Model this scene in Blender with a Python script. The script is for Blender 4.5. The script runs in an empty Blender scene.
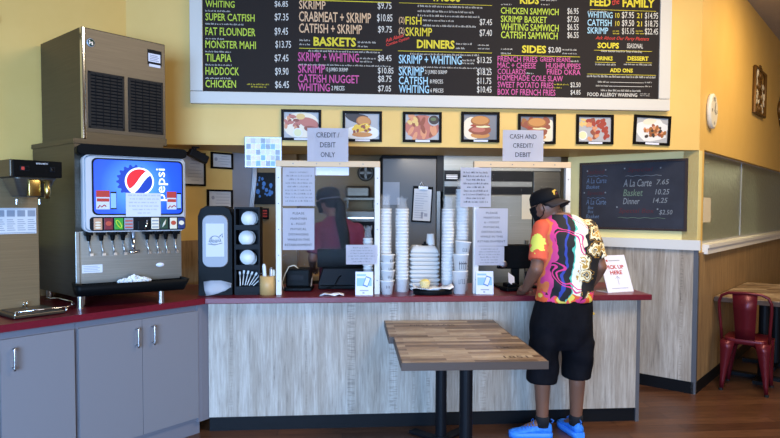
import bpy, bmesh, math, random
from mathutils import Vector, Matrix, Euler
random.seed(7)
PI = math.pi
rad = math.radians
S = bpy.context.scene
COL = S.collection

# ---------------------------------------------------------------- camera
cam_data = bpy.data.cameras.new('camera')
cam = bpy.data.objects.new('camera', cam_data)
COL.objects.link(cam)
S.camera = cam
FPX = 612.0
PITCH = rad(2.2)
cam_data.sensor_width = 36.0
cam_data.lens = FPX / 780 * 36.0
cam_data.shift_y = (231.0 - 219.0) / 780
cam_data.clip_start = 0.05
yaw, roll = rad(4.45), rad(0.19)
fw = Vector((math.sin(yaw)*math.cos(PITCH), math.cos(yaw)*math.cos(PITCH), -math.sin(PITCH)))
rt = Vector((math.cos(yaw), -math.sin(yaw), 0))
upv = rt.cross(fw)
r2 = rt*math.cos(roll) + upv*math.sin(roll)
u2 = upv*math.cos(roll) - rt*math.sin(roll)
cam.matrix_world = Matrix(((r2.x, u2.x, -fw.x, 0), (r2.y, u2.y, -fw.y, 0), (r2.z, u2.z, -fw.z, 1.55), (0, 0, 0, 1)))

# ---------------------------------------------------------------- world, lights, exposure
world = bpy.data.worlds.new('world')
S.world = world
world.use_nodes = True
wb = world.node_tree.nodes['Background']
wb.inputs[0].default_value = (0.55, 0.68, 1.0, 1)
wb.inputs[1].default_value = 0.18
S.view_settings.view_transform = 'Standard'
S.view_settings.look = 'None'
S.view_settings.exposure = 0.0
S.view_settings.gamma = 1.0
S.view_settings.use_curve_mapping = False


def area(name, loc, target, sx, sy, power, color, spread=180):
    d = bpy.data.lights.new(name, 'AREA')
    d.shape = 'RECTANGLE'
    d.size, d.size_y = sx, sy
    d.energy = power
    d.color = color
    d.spread = rad(spread)
    o = bpy.data.objects.new(name, d)
    COL.objects.link(o)
    o.location = loc
    o.rotation_euler = (Vector(target) - Vector(loc)).to_track_quat('-Z', 'Y').to_euler()
    return o


# daylight through the shop windows behind and to the left of the camera
area('window_daylight', (-1.65, -3.0, 1.55), (-1.5, 4.0, 0.3), 3.5, 2.2, 300, (0.32, 0.57, 1.0), 95)
area('side_daylight', (2.6, -3.0, 1.55), (2.6, 4.0, 0.5), 2.7, 2.2, 62, (1.0, 0.97, 0.93), 130)
# warm ceiling fixtures of the dining room
area('ceiling_lamp_light', (2.2, 2.7, 3.6), (1.6, 3.6, 0.0), 2.0, 0.5, 105, (1.0, 0.84, 0.62))
area('ceiling_lamp_light', (4.4, 4.6, 3.6), (4.3, 5.0, 0.0), 0.9, 0.9, 56, (1.0, 0.74, 0.38))
area('corridor_fill_light', (3.9, 6.9, 2.0), (3.9, 6.9, 0.0), 1.2, 0.2, 36, (1.0, 0.93, 0.72))  # added light, no fixture behind it; brightens the obscure glass
# unseen fill lights added to brighten the dim kitchen
area('kitchen_fill_light', (1.3, 5.3, 1.99), (1.4, 5.7, 0.0), 1.6, 0.2, 5, (1.0, 0.90, 0.75))
area('kitchen_fill_light', (-0.35, 5.25, 1.99), (-0.4, 5.8, 0.3), 0.9, 0.2, 1.5, (1.0, 0.88, 0.70))


# ---------------------------------------------------------------- materials
def lin(c):
    if isinstance(c, str):
        c = c.lstrip('#')
        c = tuple(int(c[i:i+2], 16)/255 for i in (0, 2, 4))
    return tuple(x/12.92 if x <= 0.04045 else ((x+0.055)/1.055)**2.4 for x in c) + (1.0,)


MATS = {}


def mat(name, color='#808080', rough=0.5, metal=0.0, emit=0.0, trans=0.0, ior=1.45, coat=0.0, alpha=1.0, spec=0.5):
    if name in MATS:
        return MATS[name]
    m = bpy.data.materials.new(name)
    m.use_nodes = True
    b = m.node_tree.nodes['Principled BSDF']
    b.inputs['Base Color'].default_value = lin(color)
    b.inputs['Roughness'].default_value = rough
    b.inputs['Metallic'].default_value = metal
    b.inputs['IOR'].default_value = ior
    b.inputs['Coat Weight'].default_value = coat
    b.inputs['Transmission Weight'].default_value = trans
    b.inputs['Alpha'].default_value = alpha
    b.inputs['Specular IOR Level'].default_value = spec
    if emit:
        b.inputs['Emission Color'].default_value = lin(color)
        b.inputs['Emission Strength'].default_value = emit
    MATS[name] = m
    return m


def nodes(m):
    nt = m.node_tree
    return nt, nt.nodes, nt.links, nt.nodes['Principled BSDF']


def coords(nt, scale=(1, 1, 1), rot=(0, 0, 0), kind='Object'):
    t = nt.nodes.new('ShaderNodeTexCoord')
    mp = nt.nodes.new('ShaderNodeMapping')
    mp.inputs['Scale'].default_value = scale
    mp.inputs['Rotation'].default_value = rot
    nt.links.new(t.outputs[kind], mp.inputs[0])
    return mp.outputs[0]


def ramp(nt, fac, stops, const=False):
    r = nt.nodes.new('ShaderNodeValToRGB')
    r.color_ramp.interpolation = 'CONSTANT' if const else 'LINEAR'
    e = r.color_ramp.elements
    while len(e) < len(stops):
        e.new(0.5)
    for k, (p, c) in enumerate(stops):
        e[k].position = p
        e[k].color = lin(c)
    nt.links.new(fac, r.inputs[0])
    return r.outputs[0]


def noise(nt, vec, scale, detail=4, rough=0.6, dist=0.0):
    n = nt.nodes.new('ShaderNodeTexNoise')
    n.inputs['Scale'].default_value = scale
    n.inputs['Detail'].default_value = detail
    n.inputs['Roughness'].default_value = rough
    n.inputs['Distortion'].default_value = dist
    nt.links.new(vec, n.inputs['Vector'])
    return n.outputs['Fac']


def mixc(nt, fac, a, b, blend='MIX'):
    n = nt.nodes.new('ShaderNodeMix')
    n.data_type = 'RGBA'
    n.blend_type = blend
    for sock, v in ((n.inputs[0], fac), (n.inputs[6], a), (n.inputs[7], b)):
        if isinstance(v, (int, float)):
            sock.default_value = v
        elif isinstance(v, str):
            sock.default_value = lin(v)
        else:
            nt.links.new(v, sock)
    return n.outputs[2]


def bump(nt, height, strength, dist=0.01):
    n = nt.nodes.new('ShaderNodeBump')
    n.inputs['Strength'].default_value = strength
    n.inputs['Distance'].default_value = dist
    nt.links.new(height, n.inputs['Height'])
    return n.outputs[0]


def grain_mat(name, stops, scale, nscale=6, rough=0.55, bumpk=0.15, metal=0.0, detail=6, rot=(0, 0, 0)):
    if name in MATS:
        return MATS[name]
    m = mat(name, stops[0][1], rough, metal)
    nt, N, L, b = nodes(m)
    f = noise(nt, coords(nt, scale, rot), nscale, detail, 0.65)
    L.new(ramp(nt, f, stops), b.inputs['Base Color'])
    if bumpk:
        L.new(bump(nt, f, bumpk), b.inputs['Normal'])
    return m


def make_materials():
    # painted walls, with the faint roller texture
    grain_mat('yellow_paint', [(0.3, '#dab263'), (0.7, '#dfb86b')], (1, 1, 1), 3, 0.55, 0.02)
    grain_mat('pale_yellow_paint', [(0.3, '#e6d898'), (0.7, '#eadda0')], (1, 1, 1), 3, 0.6, 0.02)
    grain_mat('grey_paint', [(0.3, '#8a8a90'), (0.7, '#93939a')], (1, 1, 1), 3, 0.6, 0.02)
    grain_mat('kitchen_paint', [(0.3, '#806a4a'), (0.7, '#8a7452')], (1, 1, 1), 3, 0.7, 0.02)
    grain_mat('soffit_paint', [(0.3, '#b49a66'), (0.7, '#ba9f6b')], (1, 1, 1), 3, 0.7, 0.0)
    grain_mat('ceiling_tile', [(0.3, '#b3aaa0'), (0.7, '#c0b7ac')], (1, 1, 1), 40, 0.8, 0.1)
    mat('white_trim', '#dcdad6', 0.45)
    mat('black_base', '#101114', 0.5, spec=0.15)
    mat('grey_steel_guard', '#6e6f74', 0.45, 0.6)
    # whitewashed plank laminate on the counter front and the pier
    m = mat('whitewashed_wood', '#a09890', 0.6)
    nt, N, L, b = nodes(m)
    v = coords(nt, (12, 12, 0.8))
    f1 = noise(nt, v, 5, 8, 0.7, 0.4)
    f2 = noise(nt, coords(nt, (2.2, 2.2, 0.25)), 4, 3, 0.5)
    f3 = noise(nt, coords(nt, (3, 3, 30)), 4, 2, 0.5)
    c1 = ramp(nt, f1, [(0.30, '#7f756b'), (0.42, '#a79c90'), (0.58, '#bbb1a5'), (0.72, '#d0c8bd')])
    c2 = ramp(nt, f2, [(0.35, '#b5a795'), (0.65, '#ffffff')])
    c = mixc(nt, 0.55, c1, c2, 'MULTIPLY')
    band = noise(nt, coords(nt, (3.1, 3.1, 0.0)), 3, 1, 0.5)
    k = ramp(nt, band, [(0.60, '#000000'), (0.66, '#ffffff')])
    saw = ramp(nt, f3, [(0.40, '#8c8580'), (0.52, '#ffffff')])
    mk = nt.nodes.new('ShaderNodeMix'); mk.data_type = 'RGBA'; mk.blend_type = 'MULTIPLY'
    sc = nt.nodes.new('ShaderNodeMath'); sc.operation = 'MULTIPLY'; sc.inputs[1].default_value = 0.42
    L.new(k, sc.inputs[0]); L.new(sc.outputs[0], mk.inputs[0]); L.new(c, mk.inputs[6]); L.new(saw, mk.inputs[7])
    L.new(mk.outputs[2], b.inputs['Base Color'])
    L.new(bump(nt, f1, 0.12), b.inputs['Normal'])
    # brown plank laminate on the far wall
    m = mat('brown_wood', '#8c7051', 0.55)
    nt, N, L, b = nodes(m)
    f1 = noise(nt, coords(nt, (8, 8, 0.5)), 5, 8, 0.7, 0.3)
    L.new(ramp(nt, f1, [(0.3, '#6b5138'), (0.5, '#92744f'), (0.72, '#ab8c64')]), b.inputs['Base Color'])
    L.new(bump(nt, f1, 0.08), b.inputs['Normal'])
    # dark red-brown plank floor, boards running along x
    m = mat('floor_planks', '#3a2217', 0.34)
    nt, N, L, b = nodes(m)
    br = N.new('ShaderNodeTexBrick')
    br.offset = 0.37
    br.inputs['Color1'].default_value = lin('#6f4a34')
    br.inputs['Color2'].default_value = lin('#553524')
    br.inputs['Mortar'].default_value = lin('#20120b')
    br.inputs['Scale'].default_value = 1.0
    br.inputs['Mortar Size'].default_value = 0.0018
    br.inputs['Brick Width'].default_value = 1.2
    br.inputs['Row Height'].default_value = 0.13
    L.new(coords(nt), br.inputs['Vector'])
    f1 = noise(nt, coords(nt, (1.2, 14, 1)), 4, 8, 0.7, 0.5)
    g = ramp(nt, f1, [(0.3, '#7a7470'), (0.7, '#ffffff')])
    L.new(mixc(nt, 0.75, br.outputs['Color'], g, 'MULTIPLY'), b.inputs['Base Color'])
    L.new(bump(nt, f1, 0.06), b.inputs['Normal'])
    # butcher-block style table tops made of mixed reclaimed strips
    for nm, rw in (('reclaimed_tabletop', 0.045), ('far_tabletop', 0.05)):
        m = mat(nm, '#a5835c', 0.42)
        nt, N, L, b = nodes(m)
        br = N.new('ShaderNodeTexBrick')
        br.offset = 0.43
        br.offset_frequency = 2
        br.squash = 1.0
        br.inputs['Color1'].default_value = lin('#000000')
        br.inputs['Color2'].default_value = lin('#ffffff')
        br.inputs['Mortar'].default_value = lin('#404040')
        br.inputs['Scale'].default_value = 1.0
        br.inputs['Mortar Size'].default_value = 0.0007
        br.inputs['Brick Width'].default_value = 0.33
        br.inputs['Row Height'].default_value = rw
        L.new(coords(nt), br.inputs['Vector'])
        tone = ramp(nt, br.outputs['Color'], [(0.0, '#65503e'), (0.25, '#806a54'), (0.5, '#998169'), (0.75, '#ae9880'), (1.0, '#c2b097')])
        f1 = noise(nt, coords(nt, (3, 30, 1)), 4, 8, 0.7, 0.6)
        g = ramp(nt, f1, [(0.3, '#8f8780'), (0.6, '#ffffff')])
        L.new(mixc(nt, 0.8, tone, g, 'MULTIPLY'), b.inputs['Base Color'])
    mat('table_edge', '#4b3a30', 0.5)
    mat('table_black', '#141519', 0.5, 0.2, spec=0.2)
    # countertops, cabinets
    grain_mat('red_laminate', [(0.35, '#611320'), (0.65, '#6c1725')], (1, 1, 1), 60, 0.32, 0.0)
    mat('cabinet_grey', '#767376', 0.55, spec=0.3)
    mat('cabinet_frame', '#6d6a70', 0.6, spec=0.3)
    mat('nickel', '#c4c4c6', 0.28, 1.0)
    grain_mat('brushed_steel', [(0.3, '#80827f'), (0.7, '#8e908e')], (1, 1, 60), 3, 0.40, 0.02, 1.0)
    grain_mat('dull_steel', [(0.3, '#5b574f'), (0.7, '#666158')], (1, 1, 40), 3, 0.45, 0.02, 1.0)
    grain_mat('tan_steel', [(0.3, '#57524b'), (0.7, '#625d55')], (1, 1, 40), 3, 0.42, 0.02, 0.75)
    grain_mat('dark_steel', [(0.3, '#55524d'), (0.7, '#615e58')], (1, 1, 40), 3, 0.45, 0.02, 0.7)
    grain_mat('brass_steel', [(0.3, '#b39a5c'), (0.7, '#c7ad6c')], (1, 1, 30), 3, 0.3, 0.0, 1.0)
    grain_mat('warm_steel', [(0.3, '#8d7a5c'), (0.7, '#9b8766')], (1, 1, 40), 3, 0.4, 0.0, 0.6)
    mat('chrome', '#d8d8da', 0.12, 1.0)
    mat('silver_plastic', '#b4b6bb', 0.35, 0.25)
    mat('black_plastic', '#0a0b0c', 0.45, spec=0.08)
    mat('matte_black', '#0d0d0f', 0.65)
    mat('dark_grey_plastic', '#17181b', 0.5, spec=0.1)
    mat('cooler_grey', '#5c5a58', 0.45, 0.2)
    mat('screen_dark', '#0a0c0f', 0.15)
    mat('paper', '#dad9e4', 0.8, spec=0.2)
    mat('paper_dim', '#c9c8c9', 0.8)
    mat('ink', '#3b3b44', 0.8)
    mat('pale_ink', '#9a9aa4', 0.8)
    mat('ink_red', '#b5392d', 0.8)
    mat('ink_blue', '#3f6ea6', 0.7)
    mat('pale_blue_print', '#8fb4d6', 0.6)
    mat('board_black', '#2c2725', 0.7, spec=0.1)
    mat('board_frame', '#cbc5bb', 0.5)
    mat('frame_black', '#120f0e', 0.45, spec=0.08)
    for n, c in dict(fish='#b6c83c', white='#d0cbc1', sand='#d8b088', yellow='#d2c12e', pink='#c4538f', blue='#9ec9dd', red='#c8372c').items():
        mat('letter_'+n, c, 0.7)
    mat('foam_white', '#dcdbd9', 0.6)
    mat('foam_pile', '#c4c3c1', 0.7)
    mat('sauce', '#dfc56c', 0.35)
    mat('napkin', '#dedcdf', 0.85)
    mat('pale_wood', '#cfb08a', 0.55)
    mat('post_white', '#d4cfc6', 0.55)
    mat('face_grey', '#8f9299', 0.5)
    mat('bamboo', '#c39a60', 0.5)
    m = mat('acrylic', '#ffffff', 0.03, trans=1.0, ior=1.1)
    m = mat('bag_film', '#ffffff', 0.25, trans=1.0, ior=1.05)
    # textured obscure glass
    m = mat('obscure_glass', '#b9bfae', 0.30, trans=0.82, ior=1.3)
    nt, N, L, b = nodes(m)
    w1 = N.new('ShaderNodeTexVoronoi')
    w1.inputs['Scale'].default_value = 22
    L.new(coords(nt), w1.inputs['Vector'])
    L.new(bump(nt, w1.outputs['Distance'], 0.6, 0.01), b.inputs['Normal'])
    # chalkboard with smears
    grain_mat('chalkboard', [(0.35, '#22242f'), (0.7, '#2d303d')], (1, 1, 1), 4, 0.6, 0.0)
    mat('chalk', '#80868d', 0.9)
    mat('chalk_blue', '#5f7391', 0.9)
    mat('chalk_red', '#55292f', 0.9)
    mat('chalk_green', '#667a6a', 0.9)
    mat('chalk_frame', '#352723', 0.45)
    # drink machine print
    m = mat('blue_backlit', '#1c52d8', 0.3, emit=0.5)
    nt, N, L, b = nodes(m)
    g = N.new('ShaderNodeTexGradient'); g.gradient_type = 'SPHERICAL'
    mp = N.new('ShaderNodeMapping'); mp.vector_type = 'POINT'
    t = N.new('ShaderNodeTexCoord')
    mp.inputs['Location'].default_value = (-0.30*2.6, 0, -0.74*2.6)
    mp.inputs['Scale'].default_value = (2.6, 0, 2.6)
    L.new(t.outputs['Object'], mp.inputs[0]); L.new(mp.outputs[0], g.inputs[0])
    c = ramp(nt, g.outputs['Fac'], [(0.0, '#1233a8'), (0.45, '#1c50d0'), (0.95, '#5a9cf4')])
    L.new(c, b.inputs['Base Color']); L.new(c, b.inputs['Emission Color'])
    mat('logo_red', '#d3232f', 0.3, emit=0.45)
    mat('logo_white', '#f2f4fa', 0.3, emit=0.55)
    mat('logo_blue', '#123a9c', 0.3, emit=0.35)
    for n, c in dict(tan='#b98b6a', maroon='#6e1526', green='#2f8f2c', slate='#8a8f99', pine='#21402f', pepblue='#1d2e63', cream='#d9cdb4', lime='#b6cf2c', rust='#b4442f').items():
        mat('print_'+n, c, 0.4)
    # food prints
    for n, c in dict(bun='#c08344', bun_dark='#9a5f2e', meat='#8d4a33', shrimp='#d08c62', plate='#dcd8d2', slate='#77767a', red='#9c3a2a', fry='#d9b46c', sauce='#d9d2a0', dark='#3c302b', cheese='#e0b636', greens='#5d6a44', pinkmeat='#b56a58', pale='#e3d3b8', foil='#aaa7a6').items():
        mat('food_'+n, c, 0.5)
    # people
    mat('skin_dark', '#6b4636', 0.5)
    mat('skin_brown', '#7a5340', 0.5)
    mat('hair_black', '#0f0c0b', 0.8, spec=0.15)
    mat('cap_black', '#101013', 0.75, spec=0.15)
    mat('cap_brim', '#2a1f1e', 0.7)
    mat('gold', '#c9a13e', 0.5)
    grain_mat('shorts_black', [(0.35, '#0d0d11'), (0.65, '#15151a')], (1, 1, 0.6), 9, 0.85, 0.25)
    MATS['shorts_black'].node_tree.nodes['Principled BSDF'].inputs['Specular IOR Level'].default_value = 0.1
    mat('sock_black', '#15161b', 0.85)
    grain_mat('shoe_blue', [(0.35, '#1f6fd2'), (0.65, '#3c8df0')], (1, 1, 1), 40, 0.6, 0.2)
    mat('shoe_sole', '#3d8af0', 0.5)
    mat('shoe_lace', '#2c62b4', 0.6)
    mat('maroon_cloth', '#5b1a33', 0.85)
    mat('red_metal', '#5e1520', 0.35, 0.3)
    mat('rubber', '#111111', 0.7)
    mat('bronze_iron', '#6b4b22', 0.45, 0.4)
    mat('clock_face', '#d9d2c2', 0.5)
    # printed shirt: vertical fields of colour broken up by baroque rings
    m = mat('printed_shirt', '#222222', 0.75)
    nt, N, L, b = nodes(m)
    tc = N.new('ShaderNodeTexCoord')
    sep = N.new('ShaderNodeSeparateXYZ'); L.new(tc.outputs['Object'], sep.inputs[0])
    n1 = noise(nt, coords(nt, (1, 1, 1)), 7, 2, 0.5)

    def math_(op, a, bb):
        n = N.new('ShaderNodeMath'); n.operation = op
        for i, v in ((0, a), (1, bb)):
            if isinstance(v, (int, float)): n.inputs[i].default_value = v
            else: L.new(v, n.inputs[i])
        return n.outputs[0]
    xx = math_('ADD', sep.outputs[0], math_('MULTIPLY', math_('SUBTRACT', n1, 0.5), 0.16))
    xx = math_('ADD', xx, math_('MULTIPLY', sep.outputs[2], -0.10))
    fx = math_('ADD', math_('MULTIPLY', xx, 1.9), 0.72)
    base = ramp(nt, fx, [(0.0, '#d8573a'), (0.16, '#dd7440'), (0.20, '#cf3f80'), (0.255, '#16161c'), (0.35, '#2e3f9a'), (0.385, '#17171c'), (0.46, '#52b3a0'), (0.475, '#e8e6da'), (0.56, '#d9d3bb'), (0.60, '#15151a'), (0.86, '#e6dfc6'), (0.94, '#c9a45c')], True)
    vo = N.new('ShaderNodeTexVoronoi'); vo.inputs['Scale'].default_value = 8.0; vo.inputs['Randomness'].default_value = 0.8; vo.voronoi_dimensions = '2D'
    cx = N.new('ShaderNodeCombineXYZ'); L.new(sep.outputs[0], cx.inputs[0]); L.new(sep.outputs[2], cx.inputs[1])
    n5 = N.new('ShaderNodeTexNoise'); n5.inputs['Scale'].default_value = 16; n5.inputs['Detail'].default_value = 2; L.new(tc.outputs['Object'], n5.inputs['Vector'])
    va = N.new('ShaderNodeVectorMath'); va.operation = 'MULTIPLY_ADD'; va.inputs[1].default_value = (0.11, 0.11, 0.11); L.new(n5.outputs['Color'], va.inputs[0]); L.new(cx.outputs[0], va.inputs[2]); L.new(va.outputs[0], vo.inputs['Vector'])
    ring = ramp(nt, vo.outputs['Distance'], [(0.0, '#ffffff'), (0.08, '#000000'), (0.15, '#ffffff'), (0.35, '#000000'), (0.40, '#ffffff'), (0.43, '#000000')], True)
    gold = ramp(nt, vo.outputs['Distance'], [(0.0, '#a87f34'), (0.07, '#efe5c4'), (0.19, '#b98f3e'), (0.26, '#efe3bb'), (0.38, '#a37a35')], True)
    gate = ramp(nt, fx, [(0.0, '#000000'), (0.53, '#ffffff')], True)
    mk = math_('MULTIPLY', ring, gate)
    c1 = mixc(nt, mk, base, gold)
    # magenta ribbons winding across the left half
    wv = N.new('ShaderNodeTexWave'); wv.wave_type = 'BANDS'; wv.bands_direction = 'DIAGONAL'
    wv.inputs['Scale'].default_value = 2.4; wv.inputs['Distortion'].default_value = 7.0; wv.inputs['Detail'].default_value = 1.0; wv.inputs['Detail Scale'].default_value = 2.6
    L.new(coords(nt), wv.inputs['Vector'])
    rib = ramp(nt, wv.outputs['Fac'], [(0.0, '#000000'), (0.86, '#ffffff'), (0.97, '#000000')], True)
    gate2 = ramp(nt, fx, [(0.0, '#000000'), (0.2, '#ffffff'), (0.60, '#000000')], True)
    c2 = mixc(nt, math_('MULTIPLY', rib, gate2), c1, '#d8357f')
    # lime blossoms on the sleeve and near the hem
    vd = N.new('ShaderNodeVectorMath'); vd.operation = 'DISTANCE'
    L.new(tc.outputs['Object'], vd.inputs[0]); vd.inputs[1].default_value = (-0.235, -0.065, 1.325)
    n3 = noise(nt, coords(nt, (1, 1, 1)), 34, 1, 0.5)
    fl = math_('LESS_THAN', vd.outputs['Value'], math_('ADD', math_('MULTIPLY', math_('SUBTRACT', n3, 0.5), 0.09), 0.062))
    gate3 = ramp(nt, fx, [(0.0, '#ffffff'), (0.24, '#000000')], True)
    c3 = mixc(nt, math_('MULTIPLY', fl, gate3), c2, '#d9d85a')
    # pink and orange band around the hem
    hz = ramp(nt, math_('ADD', sep.outputs[2], math_('MULTIPLY', n1, 0.08)), [(0.0, '#000000')], True)
    hem = math_('LESS_THAN', math_('ADD', sep.outputs[2], math_('MULTIPLY', math_('SUBTRACT', n1, 0.5), 0.25)), 0.985)
    hc = ramp(nt, vo.outputs['Distance'], [(0.0, '#e9d25a'), (0.22, '#e8602f'), (0.34, '#d93a7c'), (0.5, '#1a181d')], True)
    c4 = mixc(nt, hem, c3, hc)
    L.new(c4, b.inputs['Base Color'])


make_materials()


# ---------------------------------------------------------------- mesh helpers
class MB:
    def __init__(self):
        self.bm = bmesh.new()
        self.mi = 0

    def _new(self, verts):
        for f in {f for v in verts for f in v.link_faces}:
            f.material_index = self.mi
        return verts

    def slot(self, i):
        self.mi = i
        return self

    def box(self, x0, y0, z0, x1, y1, z1, M=None, bev=0.0, seg=2):
        r = bmesh.ops.create_cube(self.bm, size=1.0)['verts']
        T = Matrix.Translation(((x0+x1)/2, (y0+y1)/2, (z0+z1)/2)) @ Matrix.Diagonal((abs(x1-x0), abs(y1-y0), abs(z1-z0), 1))
        bmesh.ops.transform(self.bm, matrix=T, verts=r)
        self._new(r)
        if bev:
            es = list({e for v in r for e in v.link_edges})
            g = bmesh.ops.bevel(self.bm, geom=es, offset=bev, segments=seg, affect='EDGES', profile=0.5)
            r = list({v for f in g['faces'] for v in f.verts} | {v for v in r if v.is_valid})
            self._new(r)
        if M is not None:
            bmesh.ops.transform(self.bm, matrix=M, verts=r)
        return self

    def cone(self, p0, p1, r0, r1=None, seg=16, caps=True):
        r1 = r0 if r1 is None else r1
        p0, p1 = Vector(p0), Vector(p1)
        d = p1 - p0
        v = bmesh.ops.create_cone(self.bm, cap_ends=caps, segments=seg, radius1=r0, radius2=r1, depth=d.length)['verts']
        Mx = Matrix.Translation((p0+p1)/2) @ d.to_track_quat('Z', 'Y').to_matrix().to_4x4()
        bmesh.ops.transform(self.bm, matrix=Mx, verts=v)
        self._new(v)
        return self

    def ball(self, c, r, sx=1, sy=1, sz=1, seg=16, rot=None):
        v = bmesh.ops.create_uvsphere(self.bm, u_segments=seg, v_segments=max(6, seg//2), radius=1.0)['verts']
        Mx = Matrix.Translation(c) @ (rot.to_matrix().to_4x4() if rot else Matrix()) @ Matrix.Diagonal((r*sx, r*sy, r*sz, 1))
        bmesh.ops.transform(self.bm, matrix=Mx, verts=v)
        self._new(v)
        return self

    def lathe(self, prof, seg=24, M=None, close=False):
        rings = []
        for (r, z) in prof:
            if r < 1e-6:
                rings.append([self.bm.verts.new((0, 0, z))])
            else:
                rings.append([self.bm.verts.new((r*math.cos(2*PI*k/seg), r*math.sin(2*PI*k/seg), z)) for k in range(seg)])
        for a, b in zip(rings, rings[1:]):
            for k in range(seg):
                j = (k+1) % seg
                if len(a) == 1 and len(b) == 1:
                    continue
                if len(a) == 1:
                    f = self.bm.faces.new((a[0], b[j], b[k]))
                elif len(b) == 1:
                    f = self.bm.faces.new((a[k], a[j], b[0]))
                else:
                    f = self.bm.faces.new((a[k], a[j], b[j], b[k]))
                f.material_index = self.mi
                f.smooth = True
        if M is not None:
            bmesh.ops.transform(self.bm, matrix=M, verts=[v for r in rings for v in r])
        return self

    def loft(self, rings, cap=True, closed=True):
        vr = [[self.bm.verts.new(p) for p in r] for r in rings]
        n = len(rings[0])
        for a, b in zip(vr, vr[1:]):
            for k in range(n if closed else n-1):
                f = self.bm.faces.new((a[k], a[(k+1) % n], b[(k+1) % n], b[k]))
                f.material_index = self.mi
                f.smooth = True
        if cap:
            for r, flip in ((vr[0], True), (vr[-1], False)):
                f = self.bm.faces.new(list(reversed(r)) if flip else r)
                f.material_index = self.mi
        return self

    def prism(self, poly, z0, z1):
        a = [self.bm.verts.new((x, y, z0)) for x, y in poly]
        b = [self.bm.verts.new((x, y, z1)) for x, y in poly]
        n = len(poly)
        fs = [self.bm.faces.new(list(reversed(a))), self.bm.faces.new(b)]
        for k in range(n):
            fs.append(self.bm.faces.new((a[k], a[(k+1) % n], b[(k+1) % n], b[k])))
        for f in fs:
            f.material_index = self.mi
        return self

    def tube(self, pts, r, seg=8, closed=False):
        pts = [Vector(p) for p in pts]
        rings = []
        n = len(pts)
        up = Vector((0, 0, 1))
        prev = None
        for i, p in enumerate(pts):
            if closed:
                t = pts[(i+1) % n] - pts[i-1]
            else:
                t = pts[min(i+1, n-1)] - pts[max(i-1, 0)]
            t.normalize()
            if prev is None:
                a = t.cross(up)
                if a.length < 1e-3:
                    a = t.cross(Vector((1, 0, 0)))
            else:
                a = prev - t*prev.dot(t)
            a.normalize()
            prev = a
            b = t.cross(a)
            rr = r[i] if isinstance(r, (list, tuple)) else r
            rings.append([p + a*rr*math.cos(2*PI*k/seg) + b*rr*math.sin(2*PI*k/seg) for k in range(seg)])
        if closed:
            rings.append(rings[0])
            self.loft(rings, cap=False)
        else:
            self.loft(rings)
        return self

    def text(self, s, M, w=None, h=None, bold=0.0, align='L', shear=0.0):
        """lettering in the local xy plane of M; w, h fit the glyphs' box"""
        verts, faces = glyphs(s, bold, shear)
        xs = [v[0] for v in verts]; ys = [v[1] for v in verts]
        x0, x1, y0, y1 = min(xs), max(xs), min(ys), max(ys)
        kh = (h/(y1-y0)) if h else None
        kw = (w/(x1-x0)) if w else None
        kh = kh or kw; kw = kw or kh
        ox = {'L': x0, 'C': (x0+x1)/2, 'R': x1}[align]
        vs = [self.bm.verts.new(M @ Vector(((x-ox)*kw, (y-y0)*kh, 0))) for x, y in verts]
        for f in faces:
            try:
                q = self.bm.faces.new([vs[i] for i in f])
                q.material_index = self.mi
            except ValueError:
                pass
        return self

    def build(self, name, mats, parent=None, smooth=False, world=False, loc=None, weld=False):
        if weld:
            bmesh.ops.remove_doubles(self.bm, verts=self.bm.verts, dist=1e-5)
        if world and parent is not None:
            parent_m = Matrix.LocRotScale(parent.location, parent.rotation_euler, parent.scale)
            if parent.parent is not None:
                q = parent.parent
                parent_m = Matrix.LocRotScale(q.location, q.rotation_euler, q.scale) @ parent_m
            self.bm.transform(parent_m.inverted())
        if loc is not None:
            self.bm.transform(Matrix.Translation(-Vector(loc)))
        bmesh.ops.recalc_face_normals(self.bm, faces=self.bm.faces)
        me = bpy.data.meshes.new(name)
        if smooth:
            for f in self.bm.faces:
                f.smooth = True
        self.bm.to_mesh(me)
        self.bm.free()
        for m in (mats if isinstance(mats, (list, tuple)) else [mats]):
            me.materials.append(MATS[m])
        o = bpy.data.objects.new(name, me)
        COL.objects.link(o)
        if smooth == 'auto':
            pass
        if parent is not None:
            o.parent = parent
        if loc is not None:
            o.location = loc
        return o


_G = {}


def glyphs(s, bold=0.0, shear=0.0):
    key = (s, bold, shear)
    if key not in _G:
        c = bpy.data.curves.new('glyph', 'FONT')
        c.body = s
        c.size = 1.0
        c.offset = bold
        c.shear = shear
        c.resolution_u = 2
        c.fill_mode = 'FRONT'
        o = bpy.data.objects.new('glyph', c)
        COL.objects.link(o)
        bpy.context.view_layer.update()
        dg = bpy.context.evaluated_depsgraph_get()
        me = bpy.data.meshes.new_from_object(o.evaluated_get(dg))
        _G[key] = ([(v.co.x, v.co.y) for v in me.vertices], [tuple(p.vertices) for p in me.polygons])
        bpy.data.meshes.remove(me)
        bpy.data.objects.remove(o)
        bpy.data.curves.remove(c)
    return _G[key]


def tag(o, label, cat, group=None, kind=None):
    o['label'] = label
    o['category'] = cat
    if group:
        o['group'] = group
    if kind:
        o['kind'] = kind
    return o


def empty(name, loc, rotz=0.0, label=None, cat=None, group=None):
    o = bpy.data.objects.new(name, None)
    o.empty_display_size = 0.05
    COL.objects.link(o)
    o.location = loc
    o.rotation_euler = (0, 0, rotz)
    if label:
        tag(o, label, cat, group)
    return o


def struct(o):
    o['kind'] = 'structure'
    return o


def copy_tree(o, parent=None):
    c = o.copy()
    COL.objects.link(c)
    if parent is not None:
        c.parent = parent
    for ch in list(o.children):
        copy_tree(ch, c)
    return c


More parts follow.
